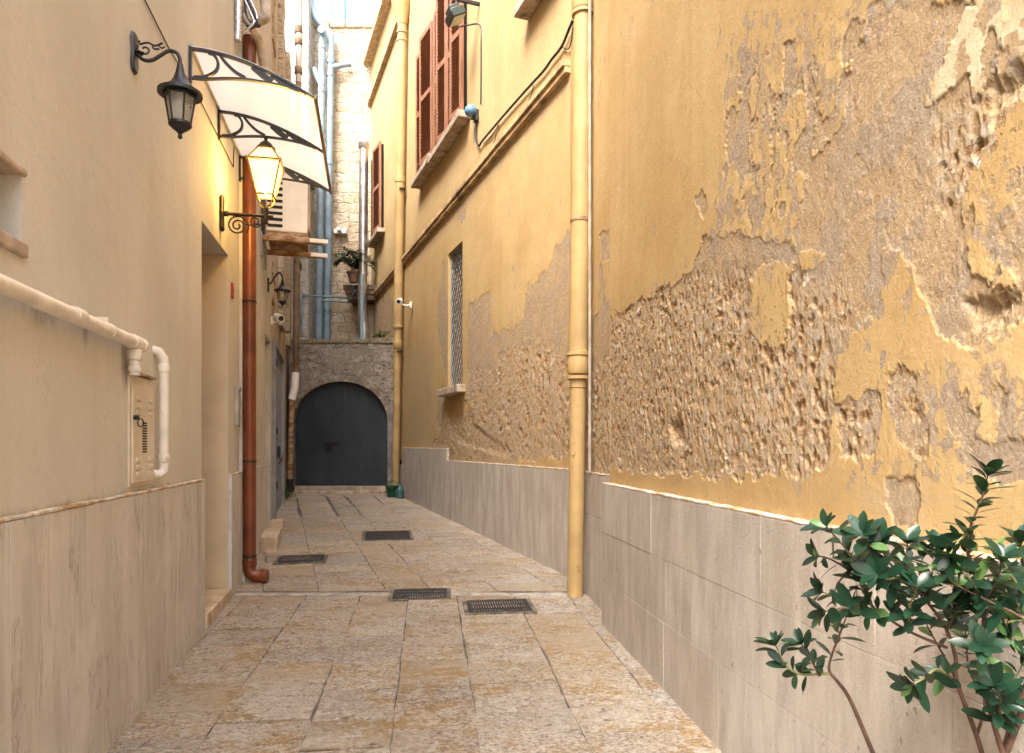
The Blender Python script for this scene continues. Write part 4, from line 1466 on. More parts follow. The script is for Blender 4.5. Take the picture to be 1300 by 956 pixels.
# slender yellow pipe with hopper
Yh = 14.2
base = RF.loc(Yh, 0.09, zg(Yh))
t = thing('drainpipe', 'slender yellow drainpipe with funnel hopper near the gateway', 'drainpipe', base, RF.rot)
ln = lambda z: 0.075 * z            # it leans along the wall towards the street
ztop = 9.05
MB().tube([(0, 0, -0.02), (0, ln(3.3), 3.3)], 0.072, 16).build('pipe', M['ypipe'], t)
MB().tube([(0, ln(3.3), 3.3), (0, ln(ztop), ztop)], 0.088, 16).build('pipe', M['ypipe'], t)
hp = MB()
hp.lathe([(0.095, ztop - 0.02), (0.11, ztop + 0.05), (0.20, ztop + 0.36), (0.21, ztop + 0.42), (0.19, ztop + 0.42), (0.10, ztop + 0.1)], 0, ln(ztop), 20)
hp.build('hopper', M['ypipe'], t)
part_rings(t, 'collar', M['ypipe'], [((0, ln(z), z), (0, 0.075, 1), r, l) for z, r, l in
                                    ((ztop - 0.15, 0.105, 0.05), (ztop - 0.3, 0.102, 0.05), (6.15, 0.10, 0.10), (3.0, 0.092, 0.16), (3.35, 0.098, 0.05))])
for z in (2.85, 5.95):
    MB().box(-0.09, 0.03, ln(z) - 0.13, ln(z) + 0.13, z, z + 0.02).build('clamp', M['bronze'], t)

# brown pipe at the end of the left side, with a white elbow
Yp = 14.0
pz = lambda py: CAM_Z + (566 - py) * Yp / F
px_ = lambda px: (px - 650) / F * Yp
base = Vector((px_(369), Yp, zg(Yp)))
t = thing('drainpipe', 'old brown cast pipe with white elbow in the left corner by the gate', 'drainpipe', base, 0)
def rel(px, py):
    return (px_(px) - base.x, 0.0, pz(py) - base.z)
MB().tube([rel(375.5, 478), rel(377, 300), rel(379, 105)], 0.062, 14).build('pipe', M['brpipe'], t)
MB().tube([rel(379, 105), rel(380, -10)], 0.060, 14).build('pipe', simple('pale_grey_pipe', (0.40, 0.36, 0.31), 0.6, var=0.15, scale=5), t)
MB().tube([rel(375, 473), rel(374.5, 492), rel(372.5, 500), rel(370.5, 507)], 0.075, 14).build('elbow', M['white'], t)
MB().tube([rel(370.5, 503), rel(369.5, 540), rel(368, 612)], 0.05, 12).build('pipe', M['rust'], t)
MB().tube([rel(368, 608), rel(368, 617), (rel(369.5, 620)[0], -0.06, rel(0, 619)[2]), (rel(373, 622)[0], -0.16, rel(0, 620)[2])], 0.07, 12).build('shoe', M['black'], t)
part_rings(t, 'collar', M['brpipe'], [(rel(379, py), (0, 0, 1), 0.078, 0.14) for py in (38, 53, 90)])

# two blue-grey soil pipes on the stone building
Yw = 17.35
wx = lambda px: (px - 650) / F * Yw
wz = lambda py: CAM_Z + (566 - py) * Yw / F
zdeck = zg(GY) + TOPZ + 0.09
t = thing('soil_pipe', 'blue-grey soil pipe with open elbow top, left of the pair', 'pipe', (wx(406), Yw, zdeck), 0, 'blue-grey pipes on the stone building')
r_ = lambda px, py, dy=0.0: (wx(px) - t.location.x, dy, wz(py) - t.location.z)
MB().tube([(wx(404.5) - wx(406), 0, -0.02), r_(409, 56), r_(410, 46), r_(410.5, 43, -0.08), r_(410.5, 43, -0.2)], 0.085, 16).build('pipe', M['bpipe'], t)
MB().tube([r_(407, 106), r_(402, 96, .02), r_(398, 86, .04)], 0.07, 14).build('branch', M['bpipe'], t)
part_rings(t, 'collar', M['bpipe'], [(r_(405 + (430 - py) * 0.011, py), (0, 0, 1), 0.098, 0.1) for py in (60, 115, 215, 310, 395)])
t = thing('soil_pipe', 'blue-grey soil pipe bending up left to the sky, right of the pair', 'pipe', (wx(415), Yw + 0.12, zdeck), 0, 'blue-grey pipes on the stone building')
r_ = lambda px, py, dy=0.0: (wx(px) - t.location.x, dy, wz(py) - t.location.z)
MB().tube([(wx(413) - wx(415), 0, -0.02), r_(418.5, 48), r_(418, 42), r_(415, 36), r_(400, 20), r_(393, 4), r_(389, -14)], 0.085, 16).build('pipe', M['bpipe'], t)
MB().tube([r_(418, 83), r_(430, 79, .03), r_(443, 75, .1)], 0.065, 14).build('branch', M['bpipe'], t)
part_rings(t, 'collar', M['bpipe'], [(r_(413.5 + (430 - py) * 0.012, py), (0, 0, 1), 0.098, 0.1) for py in (75, 92, 205, 300, 392)])
# steel flue
Yv = 16.7
vx = lambda px: (px - 650) / F * Yv
vz = lambda py: CAM_Z + (566 - py) * Yv / F
t = thing('flue', 'shiny steel flue with elbow foot in the terrace corner', 'flue', (vx(462), Yv, zdeck), 0)
r_ = lambda px, py, dy=0.0: (vx(px) - t.location.x, dy, vz(py) - t.location.z)
MB().tube([r_(460, 402), r_(462, 188)], 0.105, 18).build('pipe', M['steel'], t)
MB().tube([r_(462, 431), r_(462.5, 418), r_(460.5, 408), r_(460, 400)], 0.115, 18).build('elbow', M['steel'], t)
MB().lathe([(0.105, r_(0, 190)[2]), (0.13, r_(0, 188)[2]), (0.14, r_(0, 182)[2]), (0.03, r_(0, 178)[2])], r_(462, 0)[0], 0, 18).build('cap', M['steel'], t)
part_rings(t, 'collar', M['steel'], [(r_(461, py), (0, 0, 1), 0.112, 0.05) for py in (295, 348, 404)], 18)
# thin grey conduits on the terrace
Yu = 17.1
ux = lambda px: (px - 650) / F * Yu
uz = lambda py: CAM_Z + (566 - py) * Yu / F
mb = MB()
mb.tube([(ux(383), Yu, uz(422)), (ux(383), Yu, uz(380)), (ux(384), Yu, uz(375)), (ux(442), Yu, uz(378)), (ux(453), Yu - .3, uz(366))], 0.026, 10)
tag(mb.build('conduit', M['bpipe']), 'thin grey conduit crossing the stone wall at terrace height, upper of two', 'conduit')
mb = MB()
mb.tube([(ux(408), Yu, uz(381)), (ux(442), Yu, uz(384)), (ux(454), Yu - .3, uz(372))], 0.024, 10)
tag(mb.build('conduit', M['bpipe']), 'short grey conduit just under the longer one on the terrace wall', 'conduit')
mb = MB()
mb.tube([(ux(468), Yu - .8, zdeck), (ux(468.5), Yu - .8, uz(358))], 0.035, 10)
tag(mb.build('conduit', M['bpipe']), 'upright blue-grey tube between the steel flue and yellow wall', 'conduit')
mb = MB()
mb.tube([(-4.15 - .07, 17.9, BTOP - 0.2), (-4.15 - .07, 17.9, 14.2)], 0.035, 10)
tag(mb.build('mast', M['blue']), 'thin blue mast standing against the sky on the stone building', 'mast')
mb = MB()
mb.tube([(-4.62, 18.2, BTOP - 0.2), (-4.62, 18.2, 14.4)], 0.018, 8)
tag(mb.build('mast', M['bpipe']), 'very thin grey wire mast left of the blue one', 'mast')
# white lamp / box on stone wall and dark vent
mb = MB()
mb.box(wx(421), wx(437), 17.55, 17.69, wz(293), wz(287))
mb.box(wx(426), wx(431), 17.45, 17.55, wz(291), wz(286))
tag(mb.build('bulkhead_light', M['white'], None, bevel=0.01), 'small white fitting fixed to the stone wall above the terrace', 'light fitting')
mb = MB()
mb.box(wx(379), wx(386), 17.02, 17.14, wz(345), wz(338))
mb.box(wx(378), wx(387), 16.98, 17.02, wz(338), wz(336))
tag(mb.build('wall_vent', M['dark'], None), 'small black hooded vent on the whitish wall left of the blue pipes', 'vent')

# white waste pipe on the left wall
Y0_, z0_ = L1.at(0, 366)
Y1_, z1_ = L1.at(178, 437)
Y1_ = 3.54
t = thing('waste_pipe', 'white painted waste pipe running level along the cream wall', 'pipe', L1.loc(Y1_, 0.045, 1.833), L1.rot)
ly = lambda Y: L1.t(Y) - L1.t(Y1_)
MB().tube([(0, ly(0.9), 0.0), (0, 0.01, 0)], 0.030, 16).build('pipe', M['wpipe'], t)
MB().tube([(0, ly(3.44), -0.01), (0, ly(3.44), -0.16)], 0.025, 14).build('stub', M['wpipe'], t)
part_rings(t, 'collar', M['wpipe'], [((0, ly(2.76), 0.004), (0, 1, 0), 0.0345, 0.085), ((0, ly(3.44), 0.0), (0, 1, 0), 0.036, 0.11), ((0, 0.0, 0.0), (0, 1, 0), 0.035, 0.04),
                                    ((0, ly(3.44), -0.06), (0, 0, 1), 0.033, 0.05), ((0, ly(3.44), -0.13), (0, 0, 1), 0.030, 0.025)])
mb = MB()
for Yk in (3.09,):
    mb.tube([(0, ly(Yk), .001), (0, ly(Yk) + 0.018, .001)], 0.034, 14)
    mb.box(-0.045, 0.0, ly(Yk), ly(Yk) + 0.018, 0.02, 0.06)
mb.build('clamp', M['wpipe'], t)
# white vertical pipe bending into the wall
Yv2 = 3.93
t = thing('waste_pipe', 'short white upright pipe bending into the wall beside the meter cabinet', 'pipe', L1.loc(Yv2, 0.045, 1.16), L1.rot)
MB().tube([(-0.06, -0.05, 0.02), (-0.02, -0.025, 0.012), (0, -0.008, 0.03), (0, 0, 0.07), (0, 0, 0.60), (0, -0.004, 0.655), (-0.02, -0.02, 0.69), (-0.06, -0.03, 0.70)], 0.025, 16).build('pipe', M['wpipe'], t)
part_rings(t, 'collar', M['wpipe'], [((0, 0, 0.60), (0, 0, 1), 0.030, 0.045), ((0, 0, 0.10), (0, 0, 1), 0.030, 0.045)])

# ------------------------------------------------------------------ meter cabinet
Ya, zt_ = L1.at(162, 470)
Yb_ = L1.depth(191)
w = (Yb_ - Ya) * L1.k
t = thing('meter_cabinet', 'narrow cream metal meter cabinet set in the wall with slotted door', 'cabinet', L1.loc(Ya, 0, 1.125), L1.rot)
h = 0.56
mb = MB()
mb.box(-0.04, 0.010, 0, w, 0, h)
mb.build('frame', M['cabinet'], t, bevel=0.004)
mb = MB()
mb.box(0.0102, 0.022, 0.012, w - 0.012, 0.02, h - 0.045)
dr = mb.build('door', M['cabinet'], t, bevel=0.003)
mb = MB()
mb.box(-0.001, 0.030, 0.0, w, h + 0.002, h + 0.016)
mb.build('hood', M['rust'], t, bevel=0.003)
for zz in (0.05, 0.36):
    for i in (0, 1):
        mb = MB()
        for j in range(3):
            y0 = 0.05 + i * (w - 0.17)
            mb.box(0.022, 0.029, y0, y0 + 0.07, zz + j * 0.036, zz + 0.022 + j * 0.036)
        mb.build('louver', M['cabinet'], dr, bevel=0.003)
mb = MB()
for k in range(12):
    zz = 0.17 + k * 0.0135
    mb.box(0.022, 0.0232, w * 0.42, w * 0.62, zz, zz + 0.008)
mb.build('vent_slot', M['dark'], dr)
mb = MB()
mb.tube([(0.022, 0.02, 0.345), (0.045, 0.02, 0.345)], 0.012, 10)
ring = [(0.05 + 0.004 * math.sin(a), 0.03 + 0.03 * math.sin(a), 0.33 + 0.02 * math.cos(a) - 0.01) for a in np.linspace(0, 2 * math.pi, 15)]
mb.tube(ring, 0.0035, 6)
mb.build('lock', M['black'], dr)

# small fittings between doorway and drainpipe
Yd, zd = L1.at(293.5, 369)
mb = MB()
mb.box(0, 0.018, -0.025, 0.025, -0.065, 0.065)
mb.tube([(0.018, 0, 0.0), (0.024, 0, 0)], 0.012, 10)
o = mb.build('doorbell', M['red'], None, bevel=0.004)
o.location = L1.loc(Yd, 0, zd)
o.rotation_euler = (0, 0, L1.rot)
tag(o, 'small dark red doorbell plate beside the doorway', 'doorbell')
Yd, zd = L1.at(299, 516)
mb = MB()
mb.box(0, 0.03, -0.045, 0.045, -0.18, 0.18)
mb.box(0.03, 0.036, -0.036, 0.036, -0.17, 0.12)
mb.box(0.03, 0.042, -0.045, 0.045, 0.14, 0.176)
o = mb.build('letterbox', simple('aged_aluminium', (0.40, 0.38, 0.33), 0.45, 0.5, var=0.12), None, bevel=0.004)
o.location = L1.loc(Yd, 0, zd)
o.rotation_euler = (0, 0, L1.rot)
tag(o, 'slim grey metal letterbox on the wall left of the red-brown drainpipe', 'letterbox')


# ------------------------------------------------------------------ lanterns
def bell_lantern(t, W_, h, cx, zt, glass):
    """six sided hanging lantern; zt is the height of its top, h its total height"""
    k = h / 0.40
    R = W_ / 2
    MB().lathe([(0.006, zt), (0.014, zt - 0.005 * k), (0.016, zt - 0.02 * k), (0.022, zt - 0.05 * k), (0.032, zt - 0.085 * k), (0.05, zt - 0.115 * k), (R * 0.8, zt - 0.142 * k),
                (R, zt - 0.155 * k), (R, zt - 0.170 * k), (R * 0.72, zt - 0.172 * k), (R * 0.6, zt - 0.16 * k)], cx, 0, 28).build('cap', M['black'], t, angle=50)
    zt1, zb1 = zt - 0.172 * k, zt - 0.325 * k
    r1, r0 = R * 0.70, R * 0.47
    g = MB()
    g.lathe([(r0 * 0.96, zb1), (r1 * 0.96, zt1)], cx, 0, 6)
    g.build('glass', glass, t)
    b = MB()
    for j in range(6):
        a = 2 * math.pi * j / 6
        b.tube([(cx + r0 * math.cos(a), r0 * math.sin(a), zb1), (cx + r1 * math.cos(a), r1 * math.sin(a), zt1)], 0.0052 * k, 6)
    for r, z in ((r0, zb1 + 0.004), (r1, zt1 - 0.004)):
        b.tube([(cx + r * math.cos(2 * math.pi * j / 6), r * math.sin(2 * math.pi * j / 6), z) for j in range(7)], 0.006 * k, 6)
    b.build('frame', M['black'], t)
    MB().lathe([(r0 * 1.12, zb1 + 0.008 * k), (r0 * 1.12, zb1 - 0.006 * k), (r0 * 0.8, zb1 - 0.022 * k), (r0 * 0.35, zb1 - 0.04 * k), (0.008, zb1 - 0.052 * k),
                (0.012 * k, zb1 - 0.060 * k), (0.012 * k, zb1 - 0.070 * k), (0.002, zb1 - 0.078 * k)], cx, 0, 18).build('finial', M['black'], t, angle=45)
    MB().lathe([(0.004, zb1 + 0.01), (0.02 * k, zb1 + 0.02), (0.035 * k, zb1 + 0.07 * k), (0.03 * k, zb1 + 0.11 * k), (0.012, zt1)], cx, 0, 14).build('bulb', M['white'], t)


# unlit lantern with scrolled gooseneck
Yl, zl_ = L1.at(168.5, 67)
t = thing('wall_lantern', 'unlit black iron lantern on scrolled gooseneck arm, highest on the left wall', 'lantern', L1.loc(Yl, 0, zl_), L1.rot)
mb = MB()
mb.add([(0, y, z) for y, z in ((-.028, -.10), (.028, -.10), (.045, -.06), (.034, 0), (.045, .06), (.028, .10), (-.028, .10), (-.045, .06), (-.034, 0), (-.045, -.06))] +
       [(0.018, y * .85, z * .93) for y, z in ((-.028, -.10), (.028, -.10), (.045, -.06), (.034, 0), (.045, .06), (.028, .10), (-.028, .10), (-.045, .06), (-.034, 0), (-.045, -.06))],
       [tuple(range(10, 20)), tuple(reversed(range(10)))] + [(i, (i + 1) % 10, 10 + (i + 1) % 10, 10 + i) for i in range(10)])
mb.lathe([(0.028, 0), (0.02, 0.01)], 0.025, 0)
mb.build('backplate', M['black'], t, bevel=0.004)
arm = smooth_path([(0.015, 0, 0.0), (0.05, 0, -0.03), (0.09, 0, -0.028), (0.13, 0, 0.0), (0.17, 0, 0.028), (0.205, 0, 0.022), (0.22, 0, -0.005), (0.222, 0, -0.03)], 6)
MB().tube(arm, 0.0095, 10).build('arm', M['black'], t, angle=60)
mb = MB()
sp = [(0.055 + (0.035 - 0.0018 * i) * math.cos(0.45 * i + 2.6), 0, 0.022 + (0.03 - 0.0016 * i) * math.sin(0.45 * i + 2.6)) for i in range(15)]
mb.tube(sp, 0.005, 8)
mb.tube(smooth_path([(0.03, 0, 0.045), (0.07, 0, 0.058), (0.105, 0, 0.047), (0.135, 0, 0.062)], 5), 0.005, 8)
mb.tube(smooth_path([(0.09, 0, 0.05), (0.10, 0, 0.03), (0.125, 0, 0.034)], 5), 0.005, 8)
mb.tube(smooth_path([(0.12, 0, 0.052), (0.135, 0, 0.038), (0.15, 0, 0.046)], 5), 0.004, 8)
for x, z in ((0.135, 0.062), (0.03, 0.06), (0.05, 0.005)):
    mb.lathe([(0.002, z - .007), (0.007, z), (0.002, z + .007)], x, 0, 10)
mb.build('scroll', M['black'], t, angle=60)
bell_lantern(t, 0.212, 0.385, 0.222, -0.028, M['glass'])

# small unlit lantern further down the alley
Yl = 9.3
t = thing('wall_lantern', 'small dark unlit lantern above the security camera by the grey door', 'lantern', L2.loc(Yl, 0, 3.45), L2.rot)
mb = MB()
mb.box(0, 0.02, -0.04, 0.04, -0.1, 0.08)
mb.build('backplate', M['black'], t, bevel=0.006)
MB().tube(smooth_path([(0.015, 0, 0.0), (0.05, 0, 0.03), (0.10, 0, 0.12), (0.15, 0, 0.16), (0.185, 0, 0.10), (0.185, 0, 0.06)], 6), 0.011, 10).build('arm', M['black'], t, angle=60)
bell_lantern(t, 0.215, 0.36, 0.185, 0.07, M['glass'])

# lit square lantern on a straight bracket
Yl, zl_ = L1.at(279.5, 270)
t = thing('wall_lantern', 'glowing four-sided lantern on straight bracket with spiral scroll, lamp switched on', 'lantern', L1.loc(Yl, 0, zl_), L1.rot)
mb = MB()
mb.lathe([(0.02, -0.145), (0.045, -0.13), (0.04, -0.03), (0.05, 0.0), (0.04, 0.03), (0.045, 0.12), (0.02, 0.14)], 0, 0, 16)
bp = mb.build('backplate', M['bronze'], t)
for v in bp.data.vertices:
    v.co.x = v.co.x * 0.35 + 0.016
LX = 0.345
mb = MB()
mb.tube([(0.02, 0, -0.005), (LX, 0, -0.005)], 0.013, 12)
mb.tube([(0.03, 0, -0.005), (0.06, 0, -0.005)], 0.022, 12)
mb.tube([(LX, 0, -0.04), (LX, 0, 0.06)], 0.02, 12)
mb.tube([(LX, 0, -0.04), (LX, 0, -0.06), (LX, 0, -0.075)], [0.014, 0.02, 0.005], 12)
mb.tube([(LX, 0, -0.005), (LX + 0.055, 0, -0.005)], 0.014, 10)
mb.build('arm', M['bronze'], t)
mb = MB()
sp = []
for i in range(44):
    a = 0.33 * i
    r = 0.013 + 0.0017 * i
    sp.append((0.13 + r * math.cos(-a + 0.9), 0, -0.095 + r * math.sin(-a + 0.9)))
mb.tube(sp, 0.0065, 8)
sp = []
for i in range(30):
    a = 0.36 * i
    r = 0.010 + 0.0014 * i
    sp.append((0.265 + r * math.cos(a + 2.6), 0, -0.055 + r * math.sin(a + 2.6)))
mb.tube(sp, 0.006, 8)
mb.tube([(0.10, 0, -0.01), (0.10, 0, -0.035)], 0.005, 8)
mb.tube(smooth_path([(0.19, 0, -0.08), (0.23, 0, -0.085), (0.30, 0, -0.075)], 5), 0.006, 8)
mb.build('scroll', M['bronze'], t, angle=60)
zb0 = 0.055                       # bottom of the cage
r45 = math.radians(45)
q2 = math.sqrt(2)
w0, w1, w2 = 0.062, 0.122, 0.05   # half widths: bottom, widest, top
za, zb_, zc_ = zb0 + 0.10, zb0 + 0.355, zb0 + 0.475
g = MB()
g.lathe([(w0 * 0.94 * q2, za + 0.004), (w1 * 0.94 * q2, zb_ - 0.012)], LX, 0, 4, rot=r45)
g.lathe([(w1 * 0.92 * q2, zb_ + 0.012), (w2 * 0.95 * q2, zc_ - 0.004)], LX, 0, 4, rot=r45)
g.build('glass', M['lit'], t)
MB().lathe([(0.012, za + .02), (0.03, za + 0.06), (0.034, za + 0.11), (0.012, za + 0.17)], LX, 0, 12).build('bulb', M['bulb'], t)
mb = MB()
for sx, sy in ((1, 1), (1, -1), (-1, 1), (-1, -1)):
    mb.tube([(LX + sx * w0, sy * w0, za), (LX + sx * w1, sy * w1, zb_)], 0.0065, 6)
    mb.tube([(LX + sx * w1, sy * w1, zb_), (LX + sx * w2, sy * w2, zc_)], 0.0065, 6)
    mb.tube(smooth_path([(LX + sx * w0, sy * w0, za), (LX + sx * w0 * .85, sy * w0 * .85, za - 0.05), (LX + sx * 0.012, sy * 0.012, zb0)], 5), 0.006, 6)
for z, ww, rr in ((za, w0, 0.008), (zb_, w1, 0.011), (zc_, w2, 0.008)):
    mb.tube([(LX + ww, ww, z), (LX - ww, ww, z), (LX - ww, -ww, z), (LX + ww, -ww, z), (LX + ww, ww, z)], rr, 6)
mb.build('frame', M['gold'], t)
mb = MB()
mb.box(LX - w1 - .012, LX + w1 + .012, -w1 - .012, -w1 + 0.0, zb_ - 0.008, zb_ + 0.008)
mb.box(LX - w1 - .012, LX + w1 + .012, w1, w1 + .012, zb_ - 0.008, zb_ + 0.008)
mb.build('rim', M['gold'], t)
MB().lathe([(0.075, zc_), (0.072, zc_ + 0.012), (0.05, zc_ + 0.03), (0.045, zc_ + 0.045), (0.02, zc_ + 0.062), (0.012, zc_ + 0.075), (0.016, zc_ + 0.088), (0.004, zc_ + 0.105)], LX, 0, 18).build('finial', M['bronze'], t, angle=45)

# ------------------------------------------------------------------ awning over the doorway
YA0, YA1 = 4.64, 6.42
t = thing('awning', 'curved translucent door awning on black wrought brackets, dirty with specks', 'awning', L1.loc(YA0, 0, 3.93), L1.rot)
Ln = (YA1 - YA0) * L1.k
prof = [(0.0, 0.012), (0.10, 0.008), (0.19, -0.004), (0.28, -0.022), (0.376, -0.050), (0.48, -0.088), (0.58, -0.130), (0.70, -0.188), (0.80, -0.245)]
sprof = smooth_path([(x, 0, z) for x, z in prof], 3)
mb = MB()
nn = 14
for j in range(nn + 1):
    for p in sprof:
        mb.v.append((p.x, Ln * j / nn, p.z + 0.008 - 0.006 * math.sin(math.pi * ((j / nn * 2) % 1))))
m_ = len(sprof)
for j in range(nn):
    for i in range(m_ - 1):
        mb.f.append((j * m_ + i, j * m_ + i + 1, (j + 1) * m_ + i + 1, (j + 1) * m_ + i))
        mb.mi.append(0)
mb.build('sheet', M['awning'], t, recalc=False)


def flat_bar(mb, pts, w, y0, y1):
    """flat bar following pts in the x-z plane, w deep, from y0 to y1"""
    pts = [Vector((p[0], 0, p[1])) for p in pts]
    up, dn = [], []
    w = w * 0.8
    for i, p in enumerate(pts):
        d = (pts[min(i + 1, len(pts) - 1)] - pts[max(i - 1, 0)]).normalized()
        n = Vector((-d.z, 0, d.x)) * w / 2
        up.append(p + n)
        dn.append(p - n)
    n = len(pts)
    vs = []
    for y in (y0, y1):
        vs += [(p.x, y, p.z) for p in up] + [(p.x, y, p.z) for p in dn]
    fs = []
    for i in range(n - 1):
        fs += [(i, i + 1, n + i + 1, n + i), (2 * n + i, 3 * n + i, 3 * n + i + 1, 2 * n + i + 1),
               (i, 2 * n + i, 2 * n + i + 1, i + 1), (n + i, n + i + 1, 3 * n + i + 1, 3 * n + i)]
    fs += [(0, n, 3 * n, 2 * n), (n - 1, 3 * n - 1, 4 * n - 1, 2 * n - 1)]
    mb.add(vs, fs)


def s2(pts, n=5):
    return [(p.x, p.z) for p in smooth_path([(a, 0, b) for a, b in pts], n)]


bmesh_bracket = None
for k, yb in enumerate((0.0, Ln / 2 - 0.015, Ln - 0.03)):
    if bmesh_bracket is None:
        mb = MB()
        y0, y1 = 0.0, 0.028
        flat_bar(mb, s2([(x, z - 0.004) for x, z in prof], 3), 0.020, y0, y1)
        flat_bar(mb, s2([(0.008, -0.185), (0.10, -0.183), (0.22, -0.168), (0.34, -0.160), (0.46, -0.166), (0.57, -0.178), (0.66, -0.195), (0.74, -0.222)], 4), 0.016, y0 + .002, y1 - .002)
        flat_bar(mb, [(0.008, 0.02), (0.008, -0.21)], 0.022, y0 - .001, y1 + .001)
        flat_bar(mb, s2([(0.03, -0.178), (0.10, -0.168), (0.165, -0.125), (0.18, -0.07), (0.155, -0.02), (0.12, -0.008)], 6), 0.022, y0 + .004, y1 - .004)
        flat_bar(mb, s2([(0.19, -0.012), (0.225, -0.06), (0.285, -0.115), (0.35, -0.150)], 6), 0.024, y0 + .005, y1 - .005)
        flat_bar(mb, s2([(0.40, -0.07), (0.46, -0.12), (0.52, -0.158)], 4), 0.05, y0 + .006, y1 - .006)
        flat_bar(mb, s2([(0.52, -0.11), (0.60, -0.168), (0.70, -0.20)], 4), 0.04, y0 + .007, y1 - .007)
        b = mb.build('bracket', M['black'], t, angle=25)
        bmesh_bracket = b
    else:
        b = bmesh_bracket.copy()
        C.objects.link(b)
        b.parent = t
    b.location = (0, yb, 0)
mb = MB()
mb.box(0.792, 0.815, -0.012, Ln + 0.012, -0.262, -0.236)
mb.build('front_bar', simple('aluminium_bar', (0.20, 0.15, 0.10), 0.4, 0.6, var=0.15), t, bevel=0.004)
mb = MB()
mb.box(0.002, 0.022, 0.03, Ln - 0.03, 0.016, 0.045)
mb.build('back_bar', simple('grey_bar', (0.45, 0.43, 0.40), 0.4, 0.5), t)

# ------------------------------------------------------------------ air conditioner on rusty brackets
YC = 8.25
t = thing('air_conditioner', 'boxy yellowed air conditioner with side louvres high on the wall', 'air conditioner', L2.loc(YC, 0, 3.84), L2.rot)
mb = MB()
mb.box(0.06, 0.53, 0, 0.72, 0, 0.74)
body = mb.build('housing', M['ac'], t, bevel=0.015)
mb = MB()
for k in range(9):
    mb.box(0.075, 0.245, -0.004, 0.004, 0.05 + k * 0.072, 0.085 + k * 0.072)
mb.build('louver', M['dark'], body)
mb = MB()
mb.box(0.065, 0.525, 0.01, 0.71, -0.05, -0.001)
mb.build('tray', M['rust'], t, bevel=0.006)
mb = MB()
mb.box(0.531, 0.552, 0.06, 0.66, 0.05, 0.69)
mb.build('front_panel', M['sill'], t, bevel=0.006)
bro = None
for k, yb in enumerate((-0.02, 0.62)):
    b_ = thing('wall_bracket', ('rusty steel bracket under the near end of the air conditioner', 'rusty steel bracket under the far end of the air conditioner')[k],
               'bracket', L2.loc(YC + yb / L2.k, 0, 3.84), L2.rot, 'brackets under the air conditioner')
    if bro is None:
        mb = MB()
        mb.box(0.02, 0.70, 0, 0.05, -0.115, -0.052)
        bro = [mb.build('beam', M['rust'], b_, bevel=0.006)]
        mb = MB()
        mb.box(0.55, 0.76, -0.003, 0.053, -0.108, -0.058)
        bro.append(mb.build('end', M['wpipe'], b_, bevel=0.006))
        mb = MB()
        mb.box(0.0, 0.02, -0.02, 0.07, -0.30, -0.02)
        bro.append(mb.build('wall_plate', M['greydoor'], b_, bevel=0.004))
    else:
        for q in bro:
            c = q.copy()
            C.objects.link(c)
            c.parent = b_

# ------------------------------------------------------------------ hoses at the head of the red-brown pipe
def hose(name, pts, r, mat, label, cat='hose', group=None, ribs=0.0):
    P = smooth_path(pts, 10)
    rs = r
    if ribs:
        rs = [r * (1 + ribs * (i % 2)) for i in range(len(P))]
    o = MB().tube(P, rs, 12).build(name, mat, None, angle=60)
    return tag(o, label, cat, group)


Yz = 6.25
hp_ = lambda px, py, o=0.08, Y=6.25: Vector(((px - 650) / F * Y, Y, CAM_Z + (566 - py) * Y / F))
hose('foil_hose', [hp_(293, -14), hp_(293, 10), hp_(294.5, 30), hp_(297, 47)], 0.030, M['silver'], 'ribbed silver hose hanging left of the drainpipe head, left of two', 'hose', 'silver hoses', 0.10)
hose('foil_hose', [hp_(303, -14, 0, 6.2), hp_(302, 12, 0, 6.2), hp_(302, 34, 0, 6.2), hp_(301, 52, 0, 6.2)], 0.033, M['silver'], 'thicker ribbed silver hose touching the drainpipe head, right of two', 'hose', 'silver hoses', 0.10)
hose('insulated_hose', [hp_(330, -16, 0, 6.5), hp_(337, 4, 0, 6.5), hp_(336, 22, 0, 6.5), hp_(322, 24, 0, 6.5), hp_(310, 12, 0, 6.45), hp_(309, -14, 0, 6.45)], 0.05, M['foam'],
     'looped beige insulated hose above the red-brown drainpipe', 'hose')
hose('insulated_hose', [hp_(310, 20, 0, 6.3), hp_(320, 36, 0, 6.3), hp_(328, 48, 0, 6.4), hp_(331, 66, 0, 6.5), hp_(335, 90, 0, 6.6)], 0.036, M['foam'], 'beige taped hose slanting down behind the awning', 'hose')
for k, (a, b, c) in enumerate(((306, 317, 322), (308, 322, 326), (311, 326, 319), (309, 314, 330))):
    hose('cable', [hp_(a, -10 - 2 * k, 0, 6.3), hp_(b, 14 + 3 * k, 0, 6.27), hp_(c, 30 + k, 0, 6.26), hp_(a + 4, 42 - 3 * k, 0, 6.27)], 0.010, M['cable'] if k % 2 else M['silver'],
         ('grey cable coiled on the drainpipe head, lowest loop', 'black cable looping over the drainpipe head, second loop', 'grey cable loop over the drainpipe head, third loop',
          'black cable loop nearest the insulated hose')[k], 'cable', 'cables tangled at the drainpipe head')
# thin cable down the left wall
pts = [L1.at(px, py) for px, py in ((178, -8), (196, 28), (213, 62), (250, 122), (275, 172), (295, 212), (296, 186))]
MBc = MB()
MBc.tube([L1.loc(Y, 0.008, z) for Y, z in pts], 0.0042, 6)
tag(MBc.build('cable', M['cable']), 'thin dark wire slanting down the cream wall behind the black lantern', 'cable')

